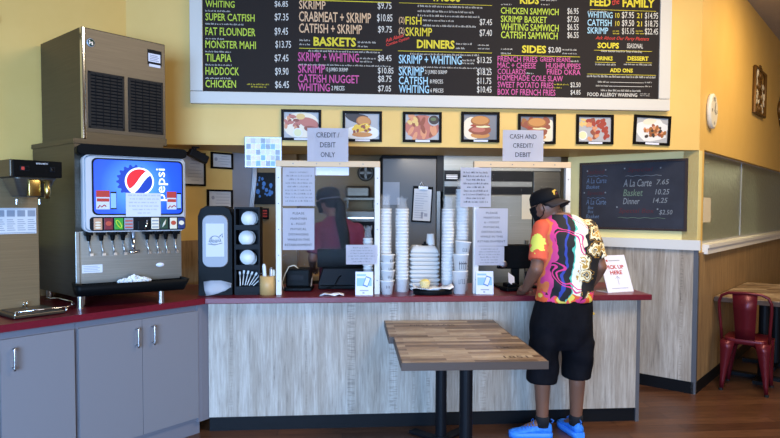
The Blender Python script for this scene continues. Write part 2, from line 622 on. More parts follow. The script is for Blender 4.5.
def facing(o, ex, ez=(0, 0, 1)):
    """matrix with local x along ex, local y along ez (for lettering and prints standing upright)"""
    ex = Vector(ex).normalized(); ez = Vector(ez).normalized()
    n = ex.cross(ez)
    return Matrix(((ex.x, ez.x, n.x, o[0]), (ex.y, ez.y, n.y, o[1]), (ex.z, ez.z, n.z, o[2]), (0, 0, 0, 1)))


def remeshed(mb, voxel, smooth_iter=4):
    """one continuous surface out of overlapping closed shapes"""
    me = bpy.data.meshes.new('tmp')
    bmesh.ops.recalc_face_normals(mb.bm, faces=mb.bm.faces)
    mb.bm.to_mesh(me)
    mb.bm.free()
    o = bpy.data.objects.new('tmp', me)
    COL.objects.link(o)
    r = o.modifiers.new('r', 'REMESH')
    r.mode = 'VOXEL'
    r.voxel_size = voxel
    s = o.modifiers.new('s', 'SMOOTH')
    s.factor = 0.5
    s.iterations = smooth_iter
    bpy.context.view_layer.update()
    dg = bpy.context.evaluated_depsgraph_get()
    out = bpy.data.meshes.new_from_object(o.evaluated_get(dg))
    bpy.data.objects.remove(o)
    bpy.data.meshes.remove(me)
    n = MB()
    n.bm.from_mesh(out)
    bpy.data.meshes.remove(out)
    return n


def clear_mat(name, fac, rough, color='#ffffff', diffuse=False):
    m = bpy.data.materials.new(name)
    m.use_nodes = True
    nt = m.node_tree
    nt.nodes.clear()
    out = nt.nodes.new('ShaderNodeOutputMaterial')
    mx = nt.nodes.new('ShaderNodeMixShader')
    tr = nt.nodes.new('ShaderNodeBsdfTransparent')
    gl = nt.nodes.new('ShaderNodeBsdfDiffuse' if diffuse else 'ShaderNodeBsdfGlossy')
    gl.inputs['Color'].default_value = lin(color)
    gl.inputs['Roughness'].default_value = rough
    mx.inputs[0].default_value = fac
    nt.links.new(tr.outputs[0], mx.inputs[1])
    nt.links.new(gl.outputs[0], mx.inputs[2])
    nt.links.new(mx.outputs[0], out.inputs[0])
    MATS[name] = m


clear_mat('clear_acrylic', 0.0006, 0.06)
clear_mat('sleeve_film', 0.10, 0.25, diffuse=True)

# ================================================================ SETTING
Q = math.sqrt(0.5)
DR = Vector((Q, Q, 0))            # the two diagonal wall directions of the plan
DL = Vector((-Q, Q, 0))


def strip(p, d, n, s0, s1, t0, t1, z0, z1, mb):
    """box along a wall: s along d from p, t along n"""
    p, d, n = Vector(p), Vector(d), Vector(n)
    c = [p+d*s0+n*t0, p+d*s1+n*t0, p+d*s1+n*t1, p+d*s0+n*t1]
    mb.prism([(v.x, v.y) for v in c], z0, z1)
    return mb


CZ = 3.69
struct(MB().box(-6.6, -3.2, -0.06, 9, 10, 0).build('floor', 'floor_planks'))
struct(MB().box(-6.6, -3.2, CZ, 9, 10, CZ+0.06).build('ceiling', 'ceiling_tile'))
LP = (-1.64, 4.85, 0)
CP = (2.93, 4.85, 0)
# diagonal wall on the left, behind the drink machine
struct(strip(LP, DR, DL, -6.5, 0.947, 0, 0.12, 0, CZ, MB()).build('wall_left', 'yellow_paint'))
struct(strip(LP, DR, -DL, -6.5, 0.947, 0, 0.012, 0.1, 1.27, MB()).build('trim_1', 'brown_wood'))
# header carrying the menu
struct(MB().prism([(-1.70, 4.85), (2.93, 4.85), (2.17, 5.61), (-0.90, 5.61)], 2.03, CZ).build('wall_front', 'yellow_paint'))
# pier with the chalkboard
struct(strip(CP, DL, DR, 0.0, 1.137, 0, 0.10, 0, 2.03, MB()).build('wall_pier', 'pale_yellow_paint'))
struct(strip(CP, DL, -DR, 0.0, 1.137, 0, 0.012, 0.1, 1.207, MB()).build('trim_2', 'whitewashed_wood'))
struct(strip(CP, DL, -DR, -0.03, 1.137, 0, 0.035, 1.205, 1.287, MB()).build('trim_3', 'white_trim'))
struct(strip(CP, DL, -DR, 0.0, 1.137, 0, 0.016, 0, 0.1, MB()).build('baseboard_pier', 'black_base'))
mb = MB()
strip(CP, DL, -DR, -0.014, 0.02, -0.002, 0.016, 0, 1.205, mb)
strip(CP, DR, -DL, -0.014, 0.02, -0.002, 0.016, 0, 1.16, mb)
struct(mb.build('trim_4', 'grey_steel_guard'))
# long diagonal wall on the right with the obscure glass band
mb = MB()
strip(CP, DR, DL, 0.0, 5.9, 0.002, 0.12, 0, 1.2, mb)
strip(CP, DR, DL, 0.0, 5.9, 0.002, 0.12, 2.045, CZ, mb)
strip(CP, DR, DL, 0.0, 0.17, 0.002, 0.12, 1.2, 2.045, mb)
strip(CP, DR, DL, 5.3, 5.9, 0.002, 0.12, 1.2, 2.045, mb)
struct(mb.build('wall_right', 'yellow_paint'))
struct(strip(CP, DR, -DL, 0.0, 5.9, 0, 0.01, 0.1, 1.18, MB()).build('trim_5', 'brown_wood'))
mb = MB()
strip(CP, DR, -DL, 0.18, 5.9, -0.11, 0.04, 1.163, 1.215, mb)
strip(CP, DR, -DL, 0.18, 5.9, -0.11, 0.05, 1.215, 1.245, mb)
struct(mb.build('trim_6', 'white_trim'))
struct(strip(CP, DR, -DL, 0.0, 5.9, 0, 0.016, 0, 0.1, MB()).build('baseboard_right', 'black_base'))
win = struct(strip(CP, DR, DL, 0.17, 5.3, 0.05, 0.062, 1.24, 2.045, MB()).build('window_1', 'obscure_glass'))
mb = MB()
strip(CP, DR, DL, 0.17, 5.3, 0.045, 0.068, 1.24, 1.262, mb)
strip(CP, DR, DL, 0.17, 5.3, 0.045, 0.068, 2.032, 2.045, mb)
strip(CP, DR, DL, 1.885, 1.895, 0.046, 0.067, 1.24, 2.045, mb)
mb.build('window_frame', 'silver_plastic', win)
# kitchen shell behind the counter
mb = MB()
mb.prism([(-0.97, 5.52), (-0.78, 5.71), (-0.78, 6.3), (-0.97, 6.3)], 0, 2.6)
struct(mb.build('wall_kitchen', 'grey_paint'))
struct(MB().box(-0.78, 6.0, 0, 2.28, 6.1, 2.6).build('wall_back', 'kitchen_paint'))
struct(strip((2.28, 6.0, 0), DR, DL, 0, 5.2, 0, 0.1, 0, 2.6, MB()).build('wall_corridor', 'kitchen_paint'))
struct(MB().prism([(-0.97, 5.61), (2.17, 5.61), (2.95, 5.05), (6.95, 9.05), (6.0, 9.9), (2.2, 6.1), (-0.97, 6.1)], 2.06, 2.12).build('ceiling_kitchen', 'soffit_paint'))
# the rest of the dining room, behind and beside the camera
mb = MB()
for x0, x1, z0, z1 in ((-6.6, -3.5, 0, CZ), (-3.5, 4.1, 0, 0.4), (-3.5, 4.1, 2.7, CZ), (0.25, 1.15, 0.4, 2.7), (4.1, 9, 0, CZ)):
    mb.box(x0, -3.2, z0, x1, -3.05, z1)
struct(mb.build('wall_windows', 'yellow_paint'))
for k, (x0, x1) in enumerate(((-3.5, 0.25), (1.15, 4.1))):
    w = struct(MB().box(x0+0.01, -3.16, 0.41, x1-0.01, -3.15, 2.69).build('window_%d' % (k+2), 'clear_acrylic'))
    mb = MB()
    for a, b_, c, d in ((x0, x0+0.06, 0.4, 2.7), (x1-0.06, x1, 0.4, 2.7), ((x0+x1)/2-0.03, (x0+x1)/2+0.03, 0.4, 2.7), (x0, x1, 0.4, 0.46), (x0, x1, 2.64, 2.7)):
        mb.box(a, -3.18, c, b_, -3.12, d)
    mb.build('window_frame', 'table_black', w)
struct(MB().box(-6.6, -3.1, 0, -6.5, 1, CZ).build('wall_side', 'yellow_paint'))
struct(MB().box(8.3, -3.1, 0, 8.4, 10, CZ).build('wall_far', 'yellow_paint'))

# ================================================================ FRONT COUNTER
CT = 0.935
ctr = empty('service_counter', (0.62, 4.6, 0), 0, 'long whitewashed plank service counter with black kick base under red top', 'counter')
MB().box(-0.915, 4.25, 0.10, 2.14, 4.27, CT-0.04).build('front_panel', 'whitewashed_wood', ctr, world=True)
MB().box(-0.90, 4.27, 0.0, 2.13, 4.85, CT-0.04).build('body', 'cabinet_grey', ctr, world=True)
MB().box(-0.915, 4.262, 0.0, 2.14, 4.272, 0.10).build('kick_base', 'black_base', ctr, world=True)
MB().box(2.125, 4.245, 0.0, 2.15, 4.29, CT-0.04).build('corner_guard', 'grey_steel_guard', ctr, world=True)
tag(MB().box(-0.925, 4.19, CT-0.04, 2.205, 4.92, CT, bev=0.004).build('countertop', 'red_laminate'),
    'long dark red laminate countertop running along the service counter', 'countertop')

# ================================================================ LEFT BEVERAGE COUNTER
TH = rad(47)
E47 = Vector((math.cos(TH), math.sin(TH), 0)); N47 = Vector((-math.sin(TH), math.cos(TH), 0))
OC = Vector((-0.925, 4.19, 0))


def W(s, t, z=0.0):
    p = OC + E47*s + N47*t
    return Vector((p.x, p.y, z))


def cstrip(s0, s1, t0, t1, z0, z1, mb):
    return strip(OC, E47, N47, s0, s1, t0, t1, z0, z1, mb)


mb = MB()
ps = [W(-3.2, 0), W(0, 0), Vector((-0.925, 4.9, 0)), Vector((-1.45, 4.98, 0)), Vector((-1.75, 4.68, 0)), W(-3.2, 0.93)]
mb.prism([(p.x, p.y) for p in ps], CT-0.04, CT)
tag(mb.build('countertop', 'red_laminate'), 'dark red laminate countertop under the drink machine and coffee brewer', 'countertop')


def pull(parent, s, zc):
    mb = MB()
    for z in (zc-0.05, zc+0.05):
        mb.cone(W(s, 0.03, z), W(s, 0.002, z), 0.0055, seg=10)
    mb.tube([W(s, 0.002, zc-0.062), W(s, 0.000, zc-0.05), W(s, -0.001, zc), W(s, 0.000, zc+0.05), W(s, 0.002, zc+0.062)], 0.0065, 10)
    mb.build('handle', 'nickel', parent, smooth=True, world=True)


def cabinet(s0, s1, doors, label):
    root = empty('base_cabinet', W((s0+s1)/2, 0.3), TH, label, 'cabinet', 'grey base cabinets under the drink machine')
    mb = MB()
    cstrip(s0, s1, 0.05, 0.62, 0.10, CT-0.04, mb)
    mb.build('body', 'cabinet_frame', root, world=True)
    mb = MB()
    cstrip(s0, s1, 0.07, 0.60, 0, 0.10, mb)
    mb.build('kick_base', 'cabinet_frame', root, world=True)
    for a, b_, hs in doors:
        mb = MB()
        cstrip(a, b_, 0.03, 0.05, 0.122, 0.85, mb)
        d = mb.build('door', 'cabinet_grey', root, world=True)
        pull(d, hs, 0.744)
    return root


cabinet(-2.04, -1.235, [(-1.62, -1.245, -1.28)], 'grey base cabinet at left edge of the photo, only its last door edge showing')
cabinet(-1.233, -0.833, [(-1.223, -0.846, -1.165)], 'grey single door base cabinet under the coffee brewer')
filler = cabinet(-0.831, -0.002, [(-0.821, -0.4355, -0.474), (-0.4325, -0.034, -0.367)], 'grey double door base cabinet under the drink machine')

mb = MB()
mb.prism([tuple(W(-0.034, 0.034)[:2]), tuple(W(-0.002, 0.034)[:2]), (-0.914, 4.26), (-0.90, 4.4), tuple(W(-0.034, 0.2)[:2])], 0.09, CT-0.04)
mb.build('filler_panel', 'cabinet_frame', filler, world=True)

# ================================================================ MENU BOARD
board = empty('menu_board', (0.75, 4.85, 2.35), 0, 'huge dark menu board with coloured lettering in a pale frame', 'menu board')
MB().box(-1.08, 4.814, 2.42, 2.57, 4.845, 3.36).build('panel', 'board_black', board, world=True)
mb = MB()
X0, X1, Z0, Z1 = -1.157, 2.645, 2.340, 3.45
mb.box(X0, 4.80, Z0, X1, 4.85, Z0+0.092, bev=0.004)
mb.box(X0, 4.80, Z1-0.095, X1, 4.85, Z1, bev=0.004)
mb.box(X0, 4.80, Z0+0.095, X0+0.095, 4.85, Z1-0.095, bev=0.004)
mb.box(X1-0.095, 4.80, Z0+0.095, X1, 4.85, Z1-0.095, bev=0.004)
mb.build('frame', 'board_frame', board, world=True)

TEXT = [
    ('WHITING', 'fish', -1.039, 3.06, 0.218, 0.051, 1),
    ('SUPER CATFISH', 'fish', -1.04, 2.96, 0.369, 0.055, 1),
    ('FAT FLOUNDER', 'fish', -1.041, 2.849, 0.376, 0.06, 1),
    ('MONSTER MAHI', 'fish', -1.042, 2.752, 0.38, 0.058, 1),
    ('TILAPIA', 'fish', -1.042, 2.651, 0.195, 0.058, 1),
    ('HADDOCK', 'fish', -1.043, 2.549, 0.252, 0.061, 1),
    ('CHICKEN', 'fish', -1.044, 2.454, 0.23, 0.058, 1),
    ('$6.85', 'white', -0.519, 3.072, 0.102, 0.05, 0),
    ('$7.35', 'white', -0.519, 2.967, 0.105, 0.061, 0),
    ('$9.45', 'white', -0.52, 2.858, 0.102, 0.062, 0),
    ('$13.75', 'white', -0.514, 2.759, 0.119, 0.061, 0),
    ('$7.45', 'white', -0.521, 2.655, 0.106, 0.061, 0),
    ('$9.90', 'white', -0.518, 2.552, 0.103, 0.063, 0),
    ('$6.45', 'white', -0.518, 2.452, 0.107, 0.061, 0),
    ('SKRIMP', 'sand', -0.333, 3.066, 0.203, 0.065, 1),
    ('CRABMEAT + SKRIMP', 'sand', -0.334, 2.971, 0.555, 0.078, 1),
    ('CATFISH + SKRIMP', 'sand', -0.334, 2.885, 0.485, 0.072, 1),
    ('$9.75', 'white', 0.273, 3.076, 0.108, 0.061, 0),
    ('$10.85', 'white', 0.268, 2.98, 0.12, 0.065, 0),
    ('$9.75', 'white', 0.276, 2.895, 0.108, 0.058, 0),
    ('BASKETS', 'yellow', -0.223, 2.787, 0.328, 0.07, 2),
    ('SKRIMP + WHITING', 'pink', -0.342, 2.668, 0.47, 0.069, 1),
    ('$8.45', 'white', 0.276, 2.676, 0.106, 0.054, 0),
    ('SKRIMP', 'pink', -0.342, 2.578, 0.207, 0.067, 1),
    ('12 JUMBO SKRIMP', 'white', -0.127, 2.586, 0.17, 0.038, 0),
    ('$10.85', 'white', 0.276, 2.579, 0.122, 0.054, 0),
    ('CATFISH NUGGET', 'pink', -0.342, 2.505, 0.471, 0.064, 1),
    ('$8.75', 'white', 0.277, 2.513, 0.106, 0.058, 0),
    ('WHITING', 'pink', -0.343, 2.439, 0.246, 0.061, 1),
    ('2 PIECES', 'white', -0.085, 2.449, 0.101, 0.035, 0),
    ('$7.05', 'white', 0.277, 2.44, 0.102, 0.054, 0),
    ('TACOS', 'yellow', 0.694, 3.155, 0.226, 0.063, 2),
    ('(2)', 'sand', 0.438, 2.969, 0.045, 0.058, 0),
    ('FISH', 'yellow', 0.49, 2.969, 0.126, 0.062, 1),
    ('(2)', 'sand', 0.438, 2.884, 0.045, 0.062, 0),
    ('SKRIMP', 'yellow', 0.491, 2.881, 0.209, 0.067, 1),
    ('$7.45', 'white', 1.078, 2.974, 0.099, 0.054, 0),
    ('$7.40', 'white', 1.078, 2.888, 0.099, 0.059, 0),
    ('DINNERS', 'yellow', 0.581, 2.788, 0.298, 0.067, 2),
    ('SKRIMP + WHITING', 'blue', 0.439, 2.667, 0.498, 0.068, 1),
    ('$13.25', 'white', 1.059, 2.677, 0.117, 0.055, 0),
    ('SKRIMP', 'blue', 0.439, 2.574, 0.199, 0.067, 1),
    ('21 JUMBO SKRIMP', 'white', 0.646, 2.582, 0.175, 0.039, 0),
    ('$18.25', 'white', 1.06, 2.583, 0.117, 0.055, 0),
    ('CATFISH', 'blue', 0.44, 2.505, 0.228, 0.062, 1),
    ('8 PIECES', 'white', 0.686, 2.517, 0.103, 0.031, 0),
    ('$11.75', 'white', 1.06, 2.512, 0.115, 0.058, 0),
    ('WHITING', 'blue', 0.44, 2.439, 0.239, 0.062, 1),
    ('6 PIECES', 'white', 0.69, 2.447, 0.103, 0.031, 0),
    ('$10.45', 'white', 1.061, 2.445, 0.117, 0.057, 0),
    ('KIDS', 'yellow', 1.399, 3.154, 0.154, 0.066, 2),
    ('CHICKEN SAMWICH', 'fish', 1.247, 3.073, 0.467, 0.051, 1),
    ('SKRIMP BASKET', 'fish', 1.247, 3.008, 0.373, 0.051, 1),
    ('WHITING SAMWICH', 'fish', 1.248, 2.944, 0.468, 0.055, 1),
    ('CATFISH SAMWICH', 'fish', 1.249, 2.882, 0.459, 0.055, 1),
    ('$6.95', 'white', 1.785, 3.079, 0.092, 0.055, 0),
    ('$7.50', 'white', 1.786, 3.016, 0.092, 0.053, 0),
    ('$6.55', 'white', 1.787, 2.953, 0.092, 0.055, 0),
    ('$6.55', 'white', 1.788, 2.891, 0.092, 0.054, 0),
    ('SIDES', 'yellow', 1.42, 2.771, 0.196, 0.06, 2),
    ('$2.00', 'white', 1.634, 2.773, 0.104, 0.05, 0),
    ('FRENCH FRIES', 'pink', 1.224, 2.699, 0.322, 0.044, 1),
    ('GREEN BEANS', 'pink', 1.567, 2.705, 0.25, 0.038, 1),
    ('MAC + CHEESE', 'pink', 1.224, 2.649, 0.31, 0.045, 1),
    ('HUSHPUPPIES', 'pink', 1.617, 2.652, 0.283, 0.044, 1),
    ('COLLARDS', 'pink', 1.225, 2.6, 0.228, 0.044, 1),
    ('FRIED OKRA', 'pink', 1.625, 2.605, 0.275, 0.043, 1),
    ('HOMEMADE COLE SLAW', 'pink', 1.225, 2.551, 0.532, 0.045, 1),
    ('SWEET POTATO FRIES', 'pink', 1.226, 2.495, 0.454, 0.047, 1),
    ('$2.50', 'white', 1.819, 2.503, 0.083, 0.044, 0),
    ('BOX OF FRENCH FRIES', 'pink', 1.227, 2.437, 0.47, 0.049, 1),
    ('$4.85', 'white', 1.82, 2.444, 0.083, 0.043, 0),
    ('FEED', 'yellow', 1.969, 3.155, 0.171, 0.065, 2),
    ('the', 'red', 2.157, 3.164, 0.06, 0.051, 0),
    ('FAMILY', 'yellow', 2.238, 3.154, 0.267, 0.068, 2),
    ('WHITING', 'blue', 1.95, 3.061, 0.208, 0.049, 1),
    ('CATFISH', 'blue', 1.951, 2.998, 0.199, 0.052, 1),
    ('SKRIMP', 'blue', 1.952, 2.936, 0.171, 0.051, 1),
    ('10', 'yellow', 2.181, 3.066, 0.034, 0.04, 0),
    ('10', 'yellow', 2.182, 3.002, 0.034, 0.04, 0),
    ('$7.95', 'white', 2.234, 3.059, 0.101, 0.057, 0),
    ('$9.50', 'white', 2.236, 2.995, 0.101, 0.057, 0),
    ('$15.15', 'white', 2.237, 2.932, 0.101, 0.056, 0),
    ('21', 'yellow', 2.359, 3.069, 0.042, 0.04, 0),
    ('21', 'yellow', 2.36, 3.004, 0.042, 0.04, 0),
    ('$14.95', 'white', 2.426, 3.059, 0.11, 0.057, 0),
    ('$18.75', 'white', 2.427, 2.996, 0.11, 0.057, 0),
    ('$22.45', 'white', 2.428, 2.934, 0.11, 0.056, 0),
    ('Ask About Our Party Platters', 'red', 2.02, 2.883, 0.444, 0.036, 0),
    ('SOUPS', 'yellow', 2.037, 2.822, 0.178, 0.046, 2),
    ('SEASONAL', 'white', 2.281, 2.828, 0.134, 0.038, 0),
    ('Check specials board for Soup of the Day', 'white', 2.066, 2.789, 0.341, 0.021, 0),
    ('DRINKS', 'yellow', 2.034, 2.726, 0.13, 0.033, 2),
    ('DESSERT', 'yellow', 2.288, 2.73, 0.174, 0.035, 2),
    ('ADD ONS', 'yellow', 2.143, 2.633, 0.19, 0.033, 2),
    ('FOOD ALLERGY WARNING', 'white', 1.96, 2.44, 0.414, 0.029, 1),
]
SMALL = [
    ('white', -1.04, 3.036, 0.191, 0.0135), ('white', -1.04, 2.938, 0.289, 0.0135), ('white', -1.041, 2.827, 0.139, 0.0136),
    ('white', -1.042, 2.729, 0.192, 0.0136), ('white', -1.043, 2.629, 0.2, 0.0136), ('white', -1.044, 2.528, 0.2, 0.0136),
    ('yellow', -0.731, 2.488, 0.171, 0.0122), ('yellow', -0.701, 2.469, 0.114, 0.0122), ('white', -0.33, 2.831, 0.08, 0.0153),
    ('white', -0.33, 2.8, 0.08, 0.0153), ('white', 0.12, 2.826, 0.14, 0.0154), ('white', 0.12, 2.795, 0.078, 0.0154),
    ('white', -0.262, 2.751, 0.557, 0.0168), ('white', -0.335, 2.647, 0.713, 0.013), ('white', 0.136, 2.703, 0.125, 0.0154),
    ('white', 0.136, 2.678, 0.093, 0.0154), ('white', 0.586, 3.117, 0.518, 0.0177), ('white', 0.586, 3.078, 0.446, 0.0177),
    ('white', 0.586, 3.044, 0.494, 0.017), ('white', 0.628, 3.008, 0.253, 0.0154), ('white', 0.628, 2.968, 0.421, 0.017),
    ('white', 0.89, 2.833, 0.136, 0.0156), ('white', 0.89, 2.798, 0.072, 0.0156), ('white', 1.066, 2.828, 0.096, 0.0125),
    ('white', 1.066, 2.8, 0.096, 0.0133), ('white', 0.527, 2.746, 0.548, 0.0163), ('white', 0.441, 2.646, 0.731, 0.0132),
    ('white', 0.943, 2.705, 0.108, 0.0156), ('white', 0.943, 2.682, 0.092, 0.0156), ('white', 1.569, 3.193, 0.13, 0.0125),
    ('white', 1.57, 3.159, 0.073, 0.0117), ('white', 1.247, 3.15, 0.089, 0.0117), ('white', 1.75, 2.807, 0.119, 0.0142),
    ('white', 1.75, 2.778, 0.119, 0.0134), ('white', 1.251, 2.801, 0.097, 0.0125), ('white', 1.251, 2.767, 0.089, 0.0141),
    ('white', 1.82, 2.717, 0.074, 0.0158), ('white', 1.459, 2.614, 0.061, 0.0158), ('yellow', 1.684, 2.532, 0.123, 0.0119),
    ('yellow', 1.684, 2.506, 0.066, 0.0127), ('white', 1.954, 3.118, 0.157, 0.0102), ('yellow', 2.162, 2.966, 0.058, 0.0119),
    ('yellow', 2.163, 2.946, 0.058, 0.0119), ('yellow', 2.353, 2.971, 0.067, 0.0119), ('yellow', 2.354, 2.951, 0.067, 0.0119),
    ('white', 2.022, 2.696, 0.17, 0.0159), ('white', 2.258, 2.702, 0.242, 0.0143), ('white', 1.954, 2.6, 0.574, 0.0199),
    ('white', 2.045, 2.558, 0.091, 0.0143), ('white', 2.436, 2.562, 0.059, 0.0144), ('white', 2.029, 2.527, 0.133, 0.0135),
    ('white', 2.437, 2.53, 0.059, 0.0128), ('white', 2.071, 2.49, 0.342, 0.0175), ('white', 2.397, 2.471, 0.084, 0.0088),
    ('white', 2.397, 2.457, 0.084, 0.008), ('rule_yellow', -0.334, 2.774, 0.642, 0.0038), ('rule_yellow', 0.432, 2.771, 0.746, 0.0039),
    ('rule_yellow', 1.251, 2.756, 0.643, 0.0039), ('rule_yellow', 2.008, 2.813, 0.482, 0.0032), ('rule_yellow', 1.97, 3.134, 0.547, 0.0032),
    ('rule_yellow', 2.018, 2.718, 0.174, 0.0032), ('rule_yellow', 2.275, 2.722, 0.217, 0.0032), ('rule_yellow', 1.954, 2.623, 0.574, 0.0032),
    ('rule_yellow', -0.326, 3.141, 0.702, 0.0061), ('rule_white', 2.145, 2.561, 0.283, 0.0032), ('rule_white', 2.162, 2.53, 0.267, 0.0032),
    ('rule_yellow', 0.439, 3.142, 0.736, 0.0031),
]
#ask [0.338 4.812 2.8  ] [0.526 4.812 2.874] [0.424 4.812 2.833]
LET = {}


def column(x):
    return sum(x > t for t in (-0.45, 0.3, 1.12, 1.85))


for (t, c, x, z, w, h, b) in TEXT:
    M = facing((x, 4.8125, z+0.009), (1, 0, 0))
    if t == 'the':
        M = M @ Matrix.Rotation(0.25, 4, 'Z')
    mbx = MB()
    mbx.text(t, M, w, abs(h), {0: 0.004, 1: 0.010, 2: 0.032}[b], shear=0.35 if c == 'red' else 0.0)
    mbx.build('heading' if b == 2 or c == 'red' else 'price' if t.startswith('$') else 'dish_name', 'letter_'+c, board, world=True)
LET[('red', 4)] = MB()
M = facing((0.338, 4.8125, 2.835), (1, 0, 0.34), (-0.34, 0, 1))
LET[('red', 4)].text('Ask About', M, 0.15, 0.028, 0.02, shear=0.35)
M = facing((0.345, 4.8125, 2.800), (1, 0, 0.34), (-0.34, 0, 1))
LET[('red', 4)].text('Combo Option', M, 0.19, 0.028, 0.02, shear=0.35)
rs = random.Random(3)
SM = {}
for (c, x, z, w, h) in SMALL:
    h = abs(h)
    if c.startswith('rule_'):
        LET.setdefault((c[5:], column(x)), MB()).box(x, 4.812, z, x+w, 4.8125, z+max(h, 0.003))
        continue
    mbx = LET.setdefault((c, column(x)), MB())
    px = x                       # small print, too fine to read: words of thin uprights
    while px < x+w-0.004:
        n = rs.randint(2, 6)
        for k in range(n):
            if px > x+w-0.003:
                break
            hh = h*rs.choice((0.62, 0.62, 0.9))
            mbx.box(px, 4.8120, z, px+0.0026, 4.8125, z+hh)
            if rs.random() < 0.5:
                mbx.box(px, 4.8120, z, px+0.0046, 4.8125, z+h*0.2)
            px += 0.0058
        px += 0.006
for c in LET:
    LET[c].build('heading' if c[0] == 'red' else 'small_print', 'letter_'+c[0], board, world=True)


# ================================================================ FOOD PICTURES ON THE HEADER
def ell(mb, cx, cz, rx, rz, y, rot=0.0, n=18, jag=0.0, seed=0):
    rr = random.Random(seed)
    vs = []
    for k in range(n):
        a = 2*PI*k/n
        j = 1+jag*(rr.random()-0.5)
        px, pz = rx*math.cos(a)*j, rz*math.sin(a)*j
        vs.append(mb.bm.verts.new((cx+px*math.cos(rot)-pz*math.sin(rot), y, cz+px*math.sin(rot)+pz*math.cos(rot))))
    f = mb.bm.faces.new(vs)
    f.material_index = mb.mi


FOODM = ['food_slate', 'food_plate', 'food_bun', 'food_meat', 'food_shrimp', 'food_red', 'food_fry', 'food_sauce', 'food_dark', 'food_cheese', 'food_greens', 'food_pinkmeat', 'food_pale', 'food_foil', 'food_bun_dark']
FI = {n[5:]: i for i, n in enumerate(FOODM)}


def food(kind, mb):
    """flat printed picture, 0.26 x 0.19, centred on the origin"""
    lay = [0.0]

    def e(m, cx, cz, rx, rz, rot=0, jag=0.0, n=18):
        lay[0] += 0.00012
        mb.slot(FI[m])
        ell(mb, cx*1.1, cz*1.1, rx*1.15, rz*1.15, -0.0005-lay[0], rot, n, jag, int(1e4*abs(cx+cz*3+rx)))
    rr = random.Random(kind)
    if kind == 0:                                     # shrimp platter with dip
        e('pale', 0.0, 0.0, 0.125, 0.09)
        for k in range(16):
            e(rr.choice(('shrimp', 'pinkmeat', 'meat')), -0.07+rr.uniform(-0.045, 0.05), 0.02+rr.uniform(-0.06, 0.05), 0.022, 0.011, rr.uniform(0, 3))
        e('pinkmeat', 0.055, 0.015, 0.07, 0.035, -0.3); e('meat', 0.075, -0.03, 0.055, 0.022, -0.2)
        e('fry', -0.005, 0.06, 0.03, 0.02); e('plate', -0.025, -0.055, 0.033, 0.033); e('sauce', -0.025, -0.053, 0.026, 0.025)
    elif kind == 1:                                   # loaded sandwich on dark table
        mb.slot(FI['dark']); e('dark', -0.02, 0.055, 0.10, 0.035, -0.25); e('foil', 0.085, 0.055, 0.045, 0.04)
        e('plate', 0.0, -0.045, 0.12, 0.05)
        e('bun_dark', 0.01, 0.035, 0.052, 0.038, -0.15); e('bun', 0.012, 0.040, 0.046, 0.03, -0.15)
        e('cheese', 0.0, -0.012, 0.062, 0.03, 0.05, 0.5)
        for k in range(14):
            e(rr.choice(('cheese', 'sauce', 'meat', 'bun_dark')), rr.uniform(-0.06, 0.06), rr.uniform(-0.04, 0.005), 0.013, 0.009, rr.uniform(0, 3))
        e('bun', 0.0, -0.058, 0.07, 0.017)
    elif kind == 2:                                   # fried strips, fries, black sauce cup
        e('pinkmeat', 0, 0, 0.12, 0.085)
        for k in range(14):
            e(rr.choice(('shrimp', 'pinkmeat', 'meat')), rr.uniform(-0.10, 0.10), rr.uniform(-0.07, 0.05), 0.035, 0.014, rr.uniform(0.8, 2.0))
        for k in range(9):
            e(rr.choice(('fry', 'shrimp')), -0.075+rr.uniform(-0.035, 0.035), 0.05+rr.uniform(-0.03, 0.03), 0.02, 0.012, rr.uniform(0, 3))
        e('foil', 0.085, 0.05, 0.042, 0.038); e('dark', 0.085, 0.053, 0.036, 0.031); e('greens', 0.08, 0.058, 0.02, 0.012)
    elif kind in (3, 4):                              # hamburgers
        e('pale', -0.06 if kind == 3 else 0.08, -0.01, 0.07, 0.08)
        if kind == 4:
            for k in range(8):
                e(rr.choice(('meat', 'bun_dark')), rr.uniform(-0.11, 0.11), rr.uniform(-0.0, 0.08), 0.03, 0.02, rr.uniform(0, 3))
        e('bun', 0.0, -0.058, 0.068, 0.022)
        e('meat', 0.0, -0.022, 0.08, 0.032, 0, 0.15); e('food_x'[5:] if False else 'pinkmeat', -0.015, -0.018, 0.05, 0.018)
        e('red', 0.0, 0.012, 0.07, 0.012)
        e('sauce', 0.02, 0.004, 0.05, 0.008)
        e('bun_dark', 0.0, 0.045, 0.068, 0.036); e('bun', 0.0, 0.05, 0.060, 0.028)
    elif kind == 5:                                   # red wings with dip
        e('foil', 0, 0, 0.12, 0.085)
        for k in range(34):
            e(rr.choice(('red', 'meat', 'red', 'shrimp')), 0.02+rr.uniform(-0.075, 0.075), rr.uniform(-0.07, 0.07), 0.02, 0.014, rr.uniform(0, 3), 0.2)
        for k in range(8):
            e('fry', -0.08+rr.uniform(-0.03, 0.03), 0.045+rr.uniform(-0.025, 0.025), 0.02, 0.009, rr.uniform(0, 3))
        e('plate', -0.09, -0.045, 0.033, 0.033); e('sauce', -0.09, -0.043, 0.027, 0.026)
    else:                                             # pile of dark bites on white paper
        e('plate', 0.0, 0.0, 0.12, 0.08, 0.1, 0.25); e('pale', -0.02, 0.065, 0.05, 0.022, 0.2)
        for k in range(40):
            e(rr.choice(('meat', 'dark', 'bun_dark', 'food_shrimp'[5:])), 0.02+rr.gauss(0, 0.035), -0.01+rr.gauss(0, 0.024), 0.016, 0.011, rr.uniform(0, 3), 0.2)


